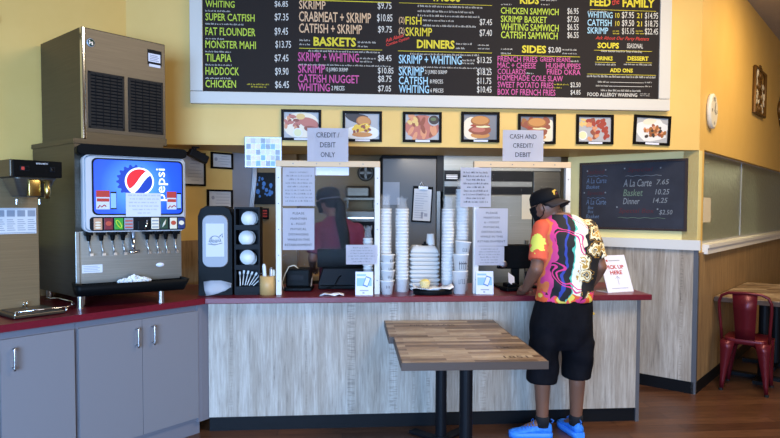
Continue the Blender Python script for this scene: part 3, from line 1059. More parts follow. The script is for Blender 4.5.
pics = [(-0.475, 2.31, 'a shrimp platter with a dip cup', 'far left above the left counter shield'), (0.0, 2.306, 'a heaped cheesy sandwich', ''),
        (0.475, 2.306, 'fried strips beside a dark sauce cup', ''), (0.942, 2.313, 'a plain hamburger on a grey ground', ''),
        (1.403, 2.304, 'a hamburger half hidden behind the CASH AND CREDIT sheet', ''), (1.883, 2.307, 'red chicken wings with a dip cup', ''), (2.363, 2.307, 'dark fried bites on white paper, hanging slightly crooked', '')]
for k, (x, zt, what, _) in enumerate(pics):
    root = empty('framed_picture', (x+0.155, 4.848, zt-0.12), 0, 'black framed food photo of ' + what, 'picture', 'framed food photos under the menu board')
    if k == 6:
        root.rotation_euler = (0, rad(2.2), 0)
    mb = MB()
    w, h, f = 0.155, 0.12, 0.021
    mb.box(-w, -0.016, -h, w, 0, -h+f).box(-w, -0.016, h-f, w, 0, h).box(-w, -0.016, -h+f, -w+f, 0, h-f).box(w-f, -0.016, -h+f, w, 0, h-f)
    mb.build('frame', 'frame_black', root)
    mb = MB().slot(0 if k not in (1, 6) else FI['foil'])
    if k in (0, 2, 5):
        mb.slot(FI['foil'])
    mb.box(-w+f-0.004, 0.0, -h+f-0.004, w-f+0.004, -0.004, h-f+0.004)
    mbf = MB()
    mbf.bm = mb.bm
    food(k, mbf)
    for v in mb.bm.verts:
        if v.co.y > -0.0039 and v.co.y < -0.0004:
            v.co.y -= 0.004
            v.co.x = max(-w+f, min(w-f, v.co.x))
            v.co.z = max(-h+f, min(h-f, v.co.z))
    mb.build('print', FOODM, root)
    MB().box(-0.055, -0.0185, -h+0.003, 0.06, -0.0162, -h+0.018).build('name_strip', 'paper', root)

# ================================================================ CHALKBOARD ON THE PIER
pc = Vector(CP) - DR*0.002
MC = facing((0, 0, 0), (Q, -Q, 0))           # x to the right along the pier face


def pier(s, t, z):                            # s measured from the corner to the left, t out of the wall
    p = Vector(CP) + DL*s - DR*t
    return Vector((p.x, p.y, z))


cb = empty('chalkboard', pier(0.54, 0.0, 1.36), -PI/4, 'dark chalkboard with handwritten prices on the angled pier wall', 'chalkboard')
mb = MB()
strip(CP, DL, -DR, 0.10, 0.995, 0.001, 0.014, 1.378, 1.948, mb)
mb.build('slate', 'chalkboard', cb, world=True)
mb = MB()
strip(CP, DL, -DR, 0.08, 1.015, 0.001, 0.022, 1.358, 1.378, mb)
strip(CP, DL, -DR, 0.08, 1.015, 0.001, 0.022, 1.948, 1.968, mb)
strip(CP, DL, -DR, 0.08, 0.10, 0.001, 0.022, 1.378, 1.948, mb)
strip(CP, DL, -DR, 0.995, 1.015, 0.001, 0.022, 1.378, 1.948, mb)
mb.build('frame', 'chalk_frame', cb, world=True)
bw, bh = 0.895, 0.57


def chalk(mb, s, u, v, w, h, shear=0.2):      # u, v of the text's lower-left corner, 0..1 from the slate's lower left
    p = pier(0.995-u*bw, 0.0155, 1.378+v*bh)
    m_ = {id(mc): 'chalk', id(mk): 'chalk_blue', id(mr): 'chalk_red', id(mg): 'chalk_green'}[id(mb)]
    MB().text(s, facing(p, (Q, -Q, 0)), w*bw, h*bh, 0.004, shear=shear).build('handwriting', m_, cb, world=True)


mc = MB(); mk = MB(); mr = MB(); mg = MB()
chalk(mk, 'A La Carte', 0.05, 0.70, 0.21, 0.085)
chalk(mk, 'Basket', 0.05, 0.615, 0.14, 0.06)
chalk(mk, 'A La Carte', 0.05, 0.36, 0.21, 0.085)
chalk(mk, 'Box', 0.07, 0.285, 0.06, 0.055)
chalk(mk, 'Box', 0.07, 0.22, 0.06, 0.055)
chalk(mk, 'Basket', 0.05, 0.14, 0.14, 0.06)
chalk(mr, 'Seafood', 0.06, 0.85, 0.18, 0.075)
chalk(mr, 'Special', 0.06, 0.50, 0.18, 0.075)
chalk(mr, 'Special', 0.47, 0.845, 0.24, 0.085)
chalk(mc, 'A La Carte', 0.43, 0.635, 0.27, 0.115)
chalk(mg, 'Basket', 0.43, 0.49, 0.19, 0.105)
chalk(mc, 'Dinner', 0.43, 0.365, 0.16, 0.095)
chalk(mc, '7.65', 0.745, 0.66, 0.115, 0.075)
chalk(mc, '10.25', 0.735, 0.51, 0.13, 0.08)
chalk(mc, '14.25', 0.715, 0.385, 0.135, 0.075)
chalk(mr, 'Special Box', 0.39, 0.21, 0.34, 0.09)
chalk(mc, '$2.50', 0.775, 0.20, 0.12, 0.08)


def chalk_line(mb, u0, u1, v):
    pts = [pier(0.995-(u0+(u1-u0)*k/14)*bw, 0.0155, 1.378+(v+0.007*math.sin(k*1.7))*bh) for k in range(15)]
    mb.tube(pts, 0.0022, 5)


chalk_line(mk, 0.06, 0.27, 0.815)
chalk_line(mk, 0.06, 0.25, 0.465)
chalk_line(mc, 0.45, 0.79, 0.80)
chalk_line(mg, 0.38, 0.83, 0.155)
for u, v in ((0.06, 0.90), (0.25, 0.91), (0.44, 0.92), (0.78, 0.91), (0.03, 0.55), (0.25, 0.55), (0.37, 0.32), (0.76, 0.29)):
    mc.box(-0.006, -0.006, 0, 0.006, 0.006, 0.0006, M=facing(pier(0.995-u*bw, 0.0152, 1.378+v*bh), (Q, -Q, 0)))
for m_, n_ in ((mc, 'chalk'), (mk, 'chalk_blue'), (mr, 'chalk_red'), (mg, 'chalk_green')):
    m_.build('chalk_marks', n_, cb, world=True) if len(m_.bm.verts) else m_.bm.free()


# ================================================================ SHIELDS AND PAPER SIGNS
def shield(x0, x1, zt, label, post):
    root = empty('counter_shield', ((x0+x1)/2, 4.32, CT), 0, label, 'sneeze guard')
    MB().box(x0, 4.302, zt-0.042, x1, 4.342, zt, bev=0.003).build('top_rail', 'pale_wood', root, world=True)
    for a in (x0, x1-0.038):
        MB().box(a, 4.302, CT, a+0.038, 4.342, zt-0.042, bev=0.003).build('post', post, root, world=True)
    MB().box(x0+0.038, 4.318, CT+0.004, x1-0.038, 4.324, zt-0.042).build('pane', 'clear_acrylic', root, world=True)
    mb = MB()
    for a in (x0+0.019, x1-0.019):
        for k in range(5):
            z = CT+0.1+k*0.18
            mb.cone((a, 4.3025, z), (a, 4.300, z), 0.004, seg=8)
    for k in range(4):
        a = x0+0.12+k*(x1-x0-0.24)/3
        mb.cone((a, 4.3025, zt-0.021), (a, 4.300, zt-0.021), 0.004, seg=8)
    mb.build('screw', 'grey_steel_guard', root, world=True)
    return root


shield(-0.462, 0.264, 1.874, 'clear acrylic counter shield in pale wood frame in front of the worker', 'post_white')
shield(0.933, 1.640, 1.880, 'clear acrylic counter shield in pale wood frame beside the customer', 'post_white')


def sheet(name, x0, x1, z0, z1, lines, label, y=4.297, m='ink', small=False, group='paper notices on the counter shields', tilt=0.0, logo=False):
    root = empty(name, ((x0+x1)/2, y, z0), 0, label, 'notice', group)
    w, h = x1-x0, z1-z0
    mb = MB()
    nx = 6
    rows = []
    for j in range(2):
        for i in range(nx+1):
            rows.append(mb.bm.verts.new((-w/2+w*i/nx, 0.0012*math.sin(i*1.9), h*j)))
    for i in range(nx):
        mb.bm.faces.new((rows[i], rows[i+1], rows[i+nx+2], rows[i+nx+1]))
    r = bmesh.ops.solidify(mb.bm, geom=mb.bm.faces[:], thickness=0.0006)
    mb.build('sheet', 'paper', root)
    mt = MB()
    if isinstance(lines, list):
        n = len(lines)
        pitch = h*0.88/n
        for k, (t, wf, hf) in enumerate(lines):
            zc = h*0.94-pitch*(k+0.5)
            hh = pitch*hf
            mt.text(t, facing((0, -0.0028, zc-hh/2), (1, 0, 0)), w*wf, hh, 0.0 if n > 4 else 0.006, 'C')
    else:
        rr = random.Random(int(abs(x0*1000)+z0*100))
        n = lines
        pitch = h*0.84/n
        for k in range(n):
            z = h*0.92-pitch*(k+1)+pitch*0.3
            ww = w*rr.uniform(0.55, 0.86)
            px = -ww/2
            while px < ww/2:
                for q in range(rr.randint(2, 7)):
                    if px > ww/2:
                        break
                    hh = pitch*rr.choice((0.36, 0.36, 0.5))
                    mt.box(px, -0.0030, z, px+0.0018, -0.0024, z+hh)
                    if rr.random() < 0.6:
                        mt.box(px, -0.0030, z+(hh-0.0016)*rr.choice((0, 1)), px+0.0042, -0.0024, z+0.0016+(hh-0.0016)*0)
                    px += 0.0052
                px += 0.0055
    mt.build('lettering', m, root)
    if tilt:
        root.rotation_euler = (0, tilt, 0)
    return root


sheet('paper_sign', -0.243, 0.041, 1.868, 2.100, [('CREDIT /', 0.56, 0.52), ('DEBIT', 0.38, 0.52), ('ONLY', 0.35, 0.52)], 'white sheet reading CREDIT / DEBIT ONLY taped above the left shield')
sheet('paper_sign', 1.136, 1.431, 1.884, 2.104, [('CASH AND', 0.66, 0.50), ('CREDIT/', 0.50, 0.50), ('DEBIT', 0.38, 0.50)], 'white sheet reading CASH AND CREDIT/ DEBIT taped above the right shield')
sheet('paper_sign', -0.413, -0.192, 1.559, 1.826, 9, 'upper of two white notices on the left shield, crumpled with small print', m='pale_ink')
DIST = [('PLEASE', 0.36, 0.42), ('MAINTAIN', 0.5, 0.42), ('6 - FOOT', 0.46, 0.42), ('PHYSICAL', 0.5, 0.42), ('DISTANCING', 0.62, 0.42), ('WHILE IN THIS', 0.70, 0.42), ('ESTABLISHMENT', 0.86, 0.42)]
sheet('paper_sign', -0.414, -0.195, 1.252, 1.543, DIST, 'white PLEASE MAINTAIN 6 - FOOT sheet below the crumpled notice on the left shield')
sheet('paper_sign', 0.025, 0.245, 1.149, 1.287, 6, 'white half sheet of small print at lower right of the left shield', m='pale_ink')
sheet('paper_sign', 0.835, 1.054, 1.556, 1.835, 9, 'white sheet of small print at top left corner of the right shield', m='ink')
sheet('paper_sign', 0.945, 1.178, 1.278, 1.547, DIST, 'white PLEASE MAINTAIN 6 - FOOT sheet on the right shield', y=4.295)
sheet('paper_sign', 0.941, 1.154, 1.139, 1.276, 6, 'white half sheet of small print low on the right shield', m='pale_ink', y=4.293)
tag(MB().box(-0.19, 4.332, 1.775, 0.045, 4.333, 1.86).build('paper_strip', 'paper'), 'plain white paper strip showing just below the left shield top rail', 'paper')
# collage of small pale pictures hanging from the header
cg = empty('collage_frame', (-0.59, 4.83, 1.84), 0, 'pale framed collage of small bluish pictures hanging above the left shield', 'picture')
MB().box(-0.755, 4.828, 1.855, -0.47, 4.846, 2.095, bev=0.004).build('frame', 'silver_plastic', cg, world=True)
mb = MB()
rr = random.Random(5)
cm = ['pale_blue_print', 'paper', 'print_slate', 'foam_pile', 'food_pale']
for i in range(7):
    for j in range(5):
        mb.slot(rr.choice((0, 1, 2, 2, 3, 4, 4)))
        x = -0.742+i*0.0372; z = 1.868+j*0.0435
        mb.box(x, 4.8265, z, x+0.034, 4.8285, z+0.040)
mb.build('prints', cm, cg, world=True)

# PICK UP HERE sign standing on the counter
pk = empty('pickup_sign', (2.035, 4.315, CT), rad(17), 'white stand sign reading PICK UP HERE with an arrow, at right end of countertop', 'sign')
lean = Matrix.Rotation(rad(-22), 4, 'X')
mb = MB(); mb.box(-0.118, 0, 0, 0.118, 0.004, 0.285, M=lean); mb.build('panel', 'paper', pk)
mb = MB(); mb.box(-0.118, 0.0, 0.0, 0.118, 0.13, 0.004); mb.box(-0.03, 0.10, 0.0, 0.03, 0.104, 0.232); mb.build('stand', 'paper_dim', pk)
F0 = lean @ facing((0, -0.0012, 0), (1, 0, 0))
mb = MB()
mb.text('PICK UP', F0 @ Matrix.Translation((0, 0.178, 0)), 0.165, 0.030, 0.03, 'C')
mb.text('HERE', F0 @ Matrix.Translation((0, 0.136, 0)), 0.11, 0.030, 0.03, 'C')
mb.box(-0.068, 0.236, 0, -0.052, 0.25, 0.0006, M=F0)
mb.build('lettering', 'ink_red', pk)
mb = MB()
mb.text('seafood kitchen', F0 @ Matrix.Translation((0.01, 0.238, 0)), 0.10, 0.009, 0.0, 'C') if False else mb.box(-0.045, 0.240, 0, 0.06, 0.246, 0.0006, M=F0)
mb.box(-0.0015, 0.06, 0, 0.0015, 0.122, 0.0006, M=F0)
for sgn in (-1, 1):
    mb.box(-0.0015, -0.028, 0, 0.0015, 0.0, 0.0006, M=F0 @ Matrix.Translation((0, 0.123, 0)) @ Matrix.Rotation(sgn*0.8, 4, 'Z'))
mb.box(-0.075, 0.03, 0, 0.075, 0.033, 0.0006, M=F0)
mb.build('arrow', 'pale_ink', pk)


# small acrylic payment signs
def pay_sign(x, y, label):
    root = empty('counter_card', (x, y, CT), rad(-4), label, 'sign', 'small payment cards on the counter')
    L_ = Matrix.Rotation(rad(-9), 4, 'X')
    MB().box(-0.062, 0, 0.0, 0.062, 0.0025, 0.165, M=L_).build('card', 'paper', root)
    MB().box(-0.064, -0.01, 0.0, 0.064, 0.033, 0.004).build('holder', 'clear_acrylic', root)
    G_ = L_ @ facing((0, -0.0008, 0), (1, 0, 0))
    mb = MB(); mb.box(-0.052, 0.135, 0, 0.012, 0.148, 0.0004, M=G_); mb.box(-0.052, 0.065, 0, 0.052, 0.12, 0.0003, M=G_); mb.build('blue_print', 'pale_blue_print', root)
    P_ = G_ @ Matrix.Translation((0.018, 0.095, 0)) @ Matrix.Rotation(-0.35, 4, 'Z')
    mb = MB(); mb.box(-0.018, -0.035, 0, 0.018, 0.035, 0.0008, M=P_); mb.build('phone_print', 'ink_blue', root)
    mb = MB(); mb.box(-0.014, -0.027, 0, 0.014, 0.028, 0.0012, M=P_); mb.build('screen_print', 'paper', root)
    mb = MB(); mb.box(-0.03, 0.03, 0, 0.03, 0.037, 0.0004, M=G_); mb.box(-0.012, 0.012, 0, 0.002, 0.022, 0.0004, M=G_); mb.build('lettering', 'pale_ink', root)


pay_sign(0.152, 4.265, 'small white and blue payment card on counter at the left shield')
pay_sign(1.010, 4.265, 'small white and blue payment card on counter below the right shield sheets')


# ================================================================ DRINK MACHINE
dm = empty('drink_dispenser', (-1.536, 3.78, CT), rad(30), 'steel soda fountain with glowing blue front panel and ice on its drip tray', 'drink dispenser')
B45 = Vector((-1.62, 3.86, 0))
mb = MB(); strip(B45, DR, DL, 0, 0.57, 0, 0.66, CT+0.06, 1.965, mb); strip(B45, DR, DL, -0.006, 0.576, -0.006, 0.666, 1.935, 1.965, mb)
mb.build('ice_bin', 'dull_steel', dm, world=True)
mb = MB(); mb.cone(B45+DL*0.06+DR*0.06+Vector((0, 0, CT)), B45+DL*0.06+DR*0.06+Vector((0, 0, CT+0.07)), 0.02); mb.cone(B45+DL*0.58+DR*0.06+Vector((0, 0, CT)), B45+DL*0.58+DR*0.06+Vector((0, 0, CT+0.07)), 0.02)
mb.build('rear_foot', 'nickel', dm, world=True)
# rounded-corner outline of the head, seen from the front


def rrect(x0, z0, x1, z1, r, n=6):
    pts = []
    for cx, cz, a0 in ((x1-r, z1-r, 0), (x0+r, z1-r, PI/2), (x0+r, z0+r, PI), (x1-r, z0+r, 1.5*PI)):
        for k in range(n+1):
            a = a0+PI/2*k/n
            pts.append((cx+r*math.cos(a), cz+r*math.sin(a)))
    return pts


def plate(mb, pts, y0, y1):
    mb.loft([[(x, y0, z) for x, z in pts], [(x, y1, z) for x, z in pts]])
    return mb


mb = MB()
mb.loft([[(x, 0.012, z) for x, z in rrect(0.006, 0.466, 0.594, 0.922, 0.03)], [(x, 0.0, z) for x, z in rrect(0.012, 0.472, 0.588, 0.916, 0.03)]], cap=True)
mb.loft([[(x, 0.012, z) for x, z in rrect(0.0, 0.46, 0.60, 0.928, 0.035)], [(x, 0.21, z) for x, z in rrect(0.0, 0.46, 0.60, 0.928, 0.035)]])
mb.build('head', 'silver_plastic', dm)
mb = MB(); plate(mb, rrect(0.045, 0.563, 0.582, 0.908, 0.03), -0.003, 0.002); mb.build('panel_rim', 'dark_grey_plastic', dm)
mb = MB(); plate(mb, rrect(0.055, 0.572, 0.573, 0.899, 0.025), -0.005, 0.0); scr = mb.build('lit_panel', 'blue_backlit', dm)
mb = MB(); mb.loft([[(x, -0.03, z) for x, z in rrect(-0.03, 0.925, 0.60, 0.985, 0.025)], [(x, 0.16, z) for x, z in rrect(-0.03, 0.925, 0.60, 0.985, 0.025)]]); mb.build('top_cover', 'black_plastic', dm)
# the round emblem in its bottle cap, on the lit panel
C0 = facing((0.315, -0.0056, 0.772), (1, 0, 0))


def disc(mb, M, r, n=40, z=0.0):
    vs = [mb.bm.verts.new(M @ Vector((r*math.cos(2*PI*k/n), r*math.sin(2*PI*k/n), z))) for k in range(n)]
    mb.bm.faces.new(vs).material_index = mb.mi


mb = MB()
n = 72
vs = []
for k in range(n):
    a = 2*PI*k/n
    r = 0.096+0.007*(1 if (k % 4) < 2 else -1)
    vs.append(mb.bm.verts.new(C0 @ Vector((r*math.cos(a)-0.032, r*math.sin(a)*1.0, 0))))
mb.bm.faces.new(vs)
mb.build('emblem_cap', 'logo_blue', scr)
mb = MB(); disc(mb, C0, 0.086, z=0.0004); mb.build('emblem_ring', 'logo_white', scr)


def wavy(mb, M, r, f, upper, n=40, z=0.0):
    pts = []
    xs = [-r+2*r*k/n for k in range(n+1)]
    rot = Matrix.Rotation(rad(38), 4, 'Z')
    arc = [(x, (1 if upper else -1)*math.sqrt(max(0, r*r-x*x))) for x in xs]
    edge = []
    for x in reversed(xs):
        lim = math.sqrt(max(0, r*r-x*x))
        edge.append((x, max(-lim, min(lim, f(x)))))
    vs = [mb.bm.verts.new(M @ rot @ Vector((x, y, z))) for x, y in arc+edge[1:-1]]
    f_ = mb.bm.faces.new(vs)
    f_.material_index = mb.mi


mb = MB(); wavy(mb, C0, 0.076, lambda x: 0.012+0.014*math.sin(x/0.076*1.9), True, z=0.0008); mb.build('emblem_red', 'logo_red', scr)
mb = MB(); wavy(mb, C0, 0.076, lambda x: -0.022+0.014*math.sin(x/0.076*1.9), False, z=0.0008); mb.build('emblem_blue', 'logo_blue', scr)
mb = MB(); mb.text('pepsi', facing((0.487, -0.0056, 0.652), (0, 0, 1), (-1, 0, 0)), 0.205, 0.072, 0.008); mb.build('lettering', 'logo_white', scr)
for (x0, x1) in ((0.066, 0.180), (0.478, 0.568)):
    a = MB(); a.box(x0, -0.008, 0.598, x0+(x1-x0)*0.66, -0.0052, 0.70); ad = a.build('sticker', 'paper_dim', dm)
    a = MB(); a.box(x0, -0.0085, 0.672, x0+(x1-x0)*0.66, -0.0081, 0.712); a.box(x0+0.004, -0.0085, 0.645, x0+(x1-x0)*0.64, -0.0081, 0.664)
    a.tube([(x0+0.008, -0.0085, 0.605), (x0+0.02, -0.0085, 0.622), (x0+0.03, -0.0085, 0.612), (x0+0.045, -0.0085, 0.625), (x0+0.055, -0.0085, 0.615)], 0.0035, 5)
    a.build('red_print', 'ink_red', ad)
    a = MB(); a.box(x0+(x1-x0)*0.70, -0.008, 0.598, x1, -0.0052, 0.706); ph = a.build('phone_print', 'screen_dark', ad)
    a = MB(); a.box(x0+(x1-x0)*0.71, -0.0086, 0.606, x1-0.002, -0.0081, 0.696); a.build('phone_screen', 'pale_blue_print', ph)
mb = MB(); mb.box(0.232, -0.011, 0.553, 0.440, -0.0095, 0.700); nt_ = mb.build('paper_note', 'paper_dim', dm)
mb = MB()
rr = random.Random(11)
for k in range(6):
    z = 0.682-k*0.022; ww = (0.18, 0.16, 0.17, 0.17, 0.13, 0.07)[k]
    px = 0.336-ww/2
    while px < 0.336+ww/2:
        for q in range(rr.randint(2, 6)):
            mb.box(px, -0.0116, z, px+0.002, -0.0111, z+0.0075)
            if rr.random() < 0.6: mb.box(px, -0.0116, z, px+0.004, -0.0111, z+0.002)
            px += 0.005
        px += 0.006
mb.build('lettering', 'pale_ink', nt_)
# flavour cards
cards = [(0.051, 0.098, 'tan', 'cream'), (0.109, 0.158, 'maroon', 'rust'), (0.166, 0.217, 'green', 'lime'), (0.223, 0.275, 'slate', 'rust'),
         (0.382, 0.429, 'cream', 'slate'), (0.437, 0.484, 'pine', 'cream'), (0.496, 0.540, 'cream', 'rust'), (0.547, 0.590, 'pepblue', 'cream')]
mb = MB(); plate(mb, rrect(0.03, 0.468, 0.595, 0.552, 0.02), -0.004, 0.005); mb.build('card_rail', 'dark_grey_plastic', dm)
for k, (x0, x1, c1, c2) in enumerate(cards):
    cd = MB().box(x0, -0.009, 0.474, x1, -0.004, 0.545, bev=0.002).build('flavor_card', 'print_'+c1, dm)
    a = MB(); xm = (x0+x1)/2
    if k in (0,):
        for j in range(3): a.ball((xm, -0.009, 0.487+0.016*j), 0.014, 1.2, 0.03, 0.4, 10)
    elif k in (3, 4):
        for j in range(3): a.box(x0+0.004, -0.0098, 0.483+0.02*j, x1-0.004, -0.0092, 0.491+0.02*j)
    elif k == 2:
        a.tube([(xm+0.016*math.cos(t*0.63+0.8), -0.0095, 0.508+0.024*math.sin(t*0.63)) for t in range(10)], 0.0035, 5, True)
    elif k == 5:
        a.tube([(xm-0.012, -0.0095, 0.486), (xm, -0.0095, 0.508), (xm+0.011, -0.0095, 0.534)], [0.002, 0.008, 0.001], 6)
    else:
        a.ball((xm, -0.009, 0.512), 0.017, 1, 0.03, 0.85, 12)
    a.build('card_print', 'print_'+c2, cd)
mb = MB(); mb.box(0.296, -0.02, 0.466, 0.364, 0.0, 0.532, bev=0.008); ib = mb.build('ice_chute', 'dark_grey_plastic', dm)
mb = MB(); mb.tube([(0.352, -0.024, 0.53), (0.349, -0.03, 0.50), (0.336, -0.03, 0.475)], 0.006, 8); mb.build('chute_flap', 'chrome', ib, smooth=True)
# back plate, valves and levers
mb = MB(); mb.box(-0.03, 0.115, 0.140, 0.60, 0.20, 0.462); mb.box(-0.036, 0.10, 0.140, -0.012, 0.20, 0.462, bev=0.003)
mb.build('back_plate', 'brushed_steel', dm)
for x in (0.03, 0.10, 0.165, 0.225, 0.37, 0.43, 0.485, 0.545):
    v = MB().box(x-0.022, 0.02, 0.438, x+0.022, 0.10, 0.462, bev=0.004).cone((x, 0.05, 0.44), (x, 0.05, 0.405), 0.016, 0.010).build('valve', 'black_plastic', dm)
    a = MB(); a.tube([(x+0.012, 0.105, 0.44), (x+0.012, 0.098, 0.36), (x+0.018, 0.082, 0.325)], 0.0035, 6); a.box(x+0.011, 0.072, 0.312, x+0.029, 0.082, 0.327); a.build('lever', 'nickel', v)
a = MB(); a.tube([(0.285, 0.05, 0.455), (0.285, 0.045, 0.37), (0.285, 0.04, 0.345)], 0.012, 8); a.tube([(0.255, 0.03, 0.335), (0.285, 0.03, 0.328), (0.318, 0.03, 0.338)], 0.008, 8)
a.build('ice_lever', 'chrome', dm, smooth=True)
a = MB(); a.lathe([(0, 0), (0.026, 0), (0.026, 0.003), (0, 0.003)], 20, Matrix.Translation((0.462, 0.115, 0.235)) @ Matrix.Rotation(PI/2, 4, 'X') @ Matrix.Diagonal((1, 0.5, 1, 1))); a.build('name_badge', 'paper', dm)
a = MB(); a.box(0.0, 0.112, 0.205, 0.115, 0.1148, 0.255); st_ = a.build('warning_label', 'paper_dim', dm)
a = MB()
for k in range(4): a.box(0.008, 0.1112, 0.213+0.01*k, 0.10-0.012*(k % 2), 0.1118, 0.217+0.01*k)
a.build('lettering', 'pale_ink', st_)
# drip tray on its feet, heap of ice cubes
mb = MB()
o_ = rrect(-0.06, -0.06, 0.61, 0.135, 0.03); i_ = rrect(-0.045, -0.045, 0.595, 0.12, 0.02)
mb.loft([[(x, y, 0.078) for x, y in rrect(-0.045, -0.02, 0.585, 0.13, 0.025)], [(x, y, 0.150) for x, y in o_], [(x, y, 0.150) for x, y in i_], [(x, y, 0.128) for x, y in i_]])
mb.build('drip_tray', 'black_plastic', dm)
mb = MB()
for k in range(40): mb.box(-0.04+0.0158*k, -0.018, 0.130, -0.036+0.0158*k, 0.118, 0.133)
mb.build('drip_grate', 'dark_grey_plastic', dm)
for x, y in ((-0.02, 0.06), (0.44, 0.01)):
    MB().cone((x, y, 0.0), (x, y, 0.015), 0.021).cone((x, y, 0.015), (x, y, 0.079), 0.018).build('foot', 'nickel', dm, smooth=False)
a = MB(); rr = random.Random(2)
for k in range(150):
    t = rr.random(); an = rr.uniform(0, 2*PI); rad_ = math.sqrt(t)
    x = 0.285+0.095*rad_*math.cos(an); y = 0.03+0.04*rad_*math.sin(an)
    z = 0.148+0.035*(1-rad_)*rr.random()
    a.box(-0.008, -0.008, -0.008, 0.008, 0.008, 0.008, M=Matrix.Translation((x, y, z)) @ Euler((rr.random()*3, rr.random()*3, rr.random()*3)).to_matrix().to_4x4())
ice = a.build('ice_heap', 'foam_white', dm)
dmm = Matrix.LocRotScale(dm.location, dm.rotation_euler, dm.scale)
ice.parent = None
ice.matrix_world = dmm
tag(ice, 'small white heap of ice cubes lying in the black drip tray', 'ice', kind='stuff')

# ================================================================ ICE MAKER ON TOP
im = empty('ice_maker', (-1.60, 3.936, 1.965), PI/4, 'boxy steel ice maker with two black louvers on top of the drink machine', 'ice maker')
MB().box(0, 0, 0, 0.555, 0.64, 0.69, bev=0.004).build('body', 'dull_steel', im)
MB().box(0.004, -0.006, 0.018, 0.551, 0.001, 0.686, bev=0.003).build('front_panel', 'tan_steel', im)
mb = MB(); mb.box(-0.003, -0.014, 0.0, 0.02, 0.02, 0.69, bev=0.007); mb.build('corner_trim', 'chrome', im)
mb = MB(); mb.box(0.0, -0.012, 0.0, 0.555, 0.0, 0.05, bev=0.003); mb.build('lower_lip', 'dull_steel', im)
for x0, x1 in ((0.035, 0.262), (0.29, 0.53)):
    g = MB()
    z0, z1 = 0.075, 0.425
    g.box(x0, -0.012, z0, x1, -0.004, z0+0.012).box(x0, -0.012, z1-0.012, x1, -0.004, z1).box(x0, -0.012, z0, x0+0.014, -0.004, z1).box(x1-0.014, -0.012, z0, x1, -0.004, z1)
    gr = g.build('louver_frame', 'matte_black', im)
    MB().box(x0+0.013, -0.0085, z0+0.01, x1-0.013, -0.0075, z1-0.01).build('louver_back', 'matte_black', gr)
    g = MB()
    for k in range(16):
        z = z0+0.02+k*0.0203
        g.box(x0+0.014, -0.006, 0, x1-0.014, 0.006, 0.003, M=Matrix.Translation((0, -0.0105, z)) @ Matrix.Rotation(rad(-35), 4, 'X'))
    for k in (1, 2, 3, 4):
        x = x0+(x1-x0)*k/5
        g.box(x-0.0015, -0.013, z0+0.01, x+0.0015, -0.008, z1-0.01)
    g.build('louver_slats', 'dark_grey_plastic', gr)
a = MB(); a.lathe([(0, 0), (0.026, 0), (0.026, 0.004), (0, 0.004)], 24, Matrix.Translation((0.055, -0.006, 0.60)) @ Matrix.Rotation(PI/2, 4, 'X')); bd = a.build('round_badge', 'silver_plastic', im)
a = MB(); a.lathe([(0, 0), (0.021, 0), (0.021, 0.001), (0, 0.001)], 24, Matrix.Translation((0.055, -0.0101, 0.60)) @ Matrix.Rotation(PI/2, 4, 'X')); a.build('badge_center', 'print_pine', bd)
a = MB(); a.box(0.042, -0.0125, 0.588, 0.049, -0.0112, 0.614); a.box(0.058, -0.0125, 0.586, 0.066, -0.0112, 0.606); a.box(0.046, -0.0125, 0.598, 0.062, -0.0112, 0.604); a.build('badge_mark', 'silver_plastic', bd)
a = MB(); a.box(0.425, -0.0075, 0.535, 0.525, -0.006, 0.635); lb = a.build('rating_plate', 'dark_grey_plastic', im)
a = MB(); a.box(0.43, -0.0085, 0.555, 0.515, -0.0075, 0.61); a.box(0.435, -0.0085, 0.522, 0.515, -0.0075, 0.54); ll = a.build('label_sheet', 'paper', lb)
a = MB()
for k in range(4): a.box(0.44, -0.0092, 0.562+0.011*k, 0.505-0.01*(k % 2), -0.0087, 0.567+0.011*k)
a.build('lettering', 'pale_ink', ll)

# ================================================================ COFFEE BREWER
br = empty('coffee_brewer', W(-1.0, 0.3, CT), TH, 'tall steel coffee brewer with black switch panel at left end of the counter', 'coffee brewer')
# local axes: x = s + 1.0, y = t - 0.3
X = lambda s: s+1.0
Y = lambda t: t-0.3
MB().box(X(-1.125), Y(.38), 0.02, X(-.885), Y(.60), 0.79, bev=0.004).build('column', 'warm_steel', br)
MB().box(X(-1.125), Y(.13), 0.775, X(-.862), Y(.60), 0.87, bev=0.006).build('head', 'dull_steel', br)
MB().box(X(-1.128), Y(.60), 0.72, X(-.95), Y(.601), 0.74).build('rear_seam', 'dark_steel', br)
pn = MB().box(X(-1.112), Y(.12), 0.778, X(-.858), Y(.131), 0.868, bev=0.003).build('switch_panel', 'black_plastic', br)
a = MB(); a.text('BUNN-O-MATIC', facing((X(-.965), Y(.119), 0.848), (1, 0, 0)), 0.06, 0.009, 0.02, 'C'); a.build('lettering', 'paper_dim', pn)
for s_, m_ in ((-1.065, 'ink_red'), (-1.045, 'black_plastic'), (-.91, 'screen_dark')):
    a = MB(); a.box(X(s_)-0.014, Y(.116), 0.808, X(s_)+0.014, Y(.121), 0.836, bev=0.002); sw = a.build('switch', 'dark_grey_plastic', pn)
    a = MB(); a.box(X(s_)-0.008, Y(.113), 0.813, X(s_)+0.008, Y(.1165), 0.831, bev=0.002); a.build('rocker', m_, sw)
a = MB()
bx, by = X(-.985), Y(.25)
a.loft([[(bx+x, by+y, z) for x, y in rrect(-w, -d, w, d, 0.03)] for w, d, z in ((0.07, 0.07, 0.668), (0.075, 0.078, 0.676), (0.108, 0.105, 0.765), (0.112, 0.11, 0.775))])
bk = a.build('brew_basket', 'tan_steel', br)
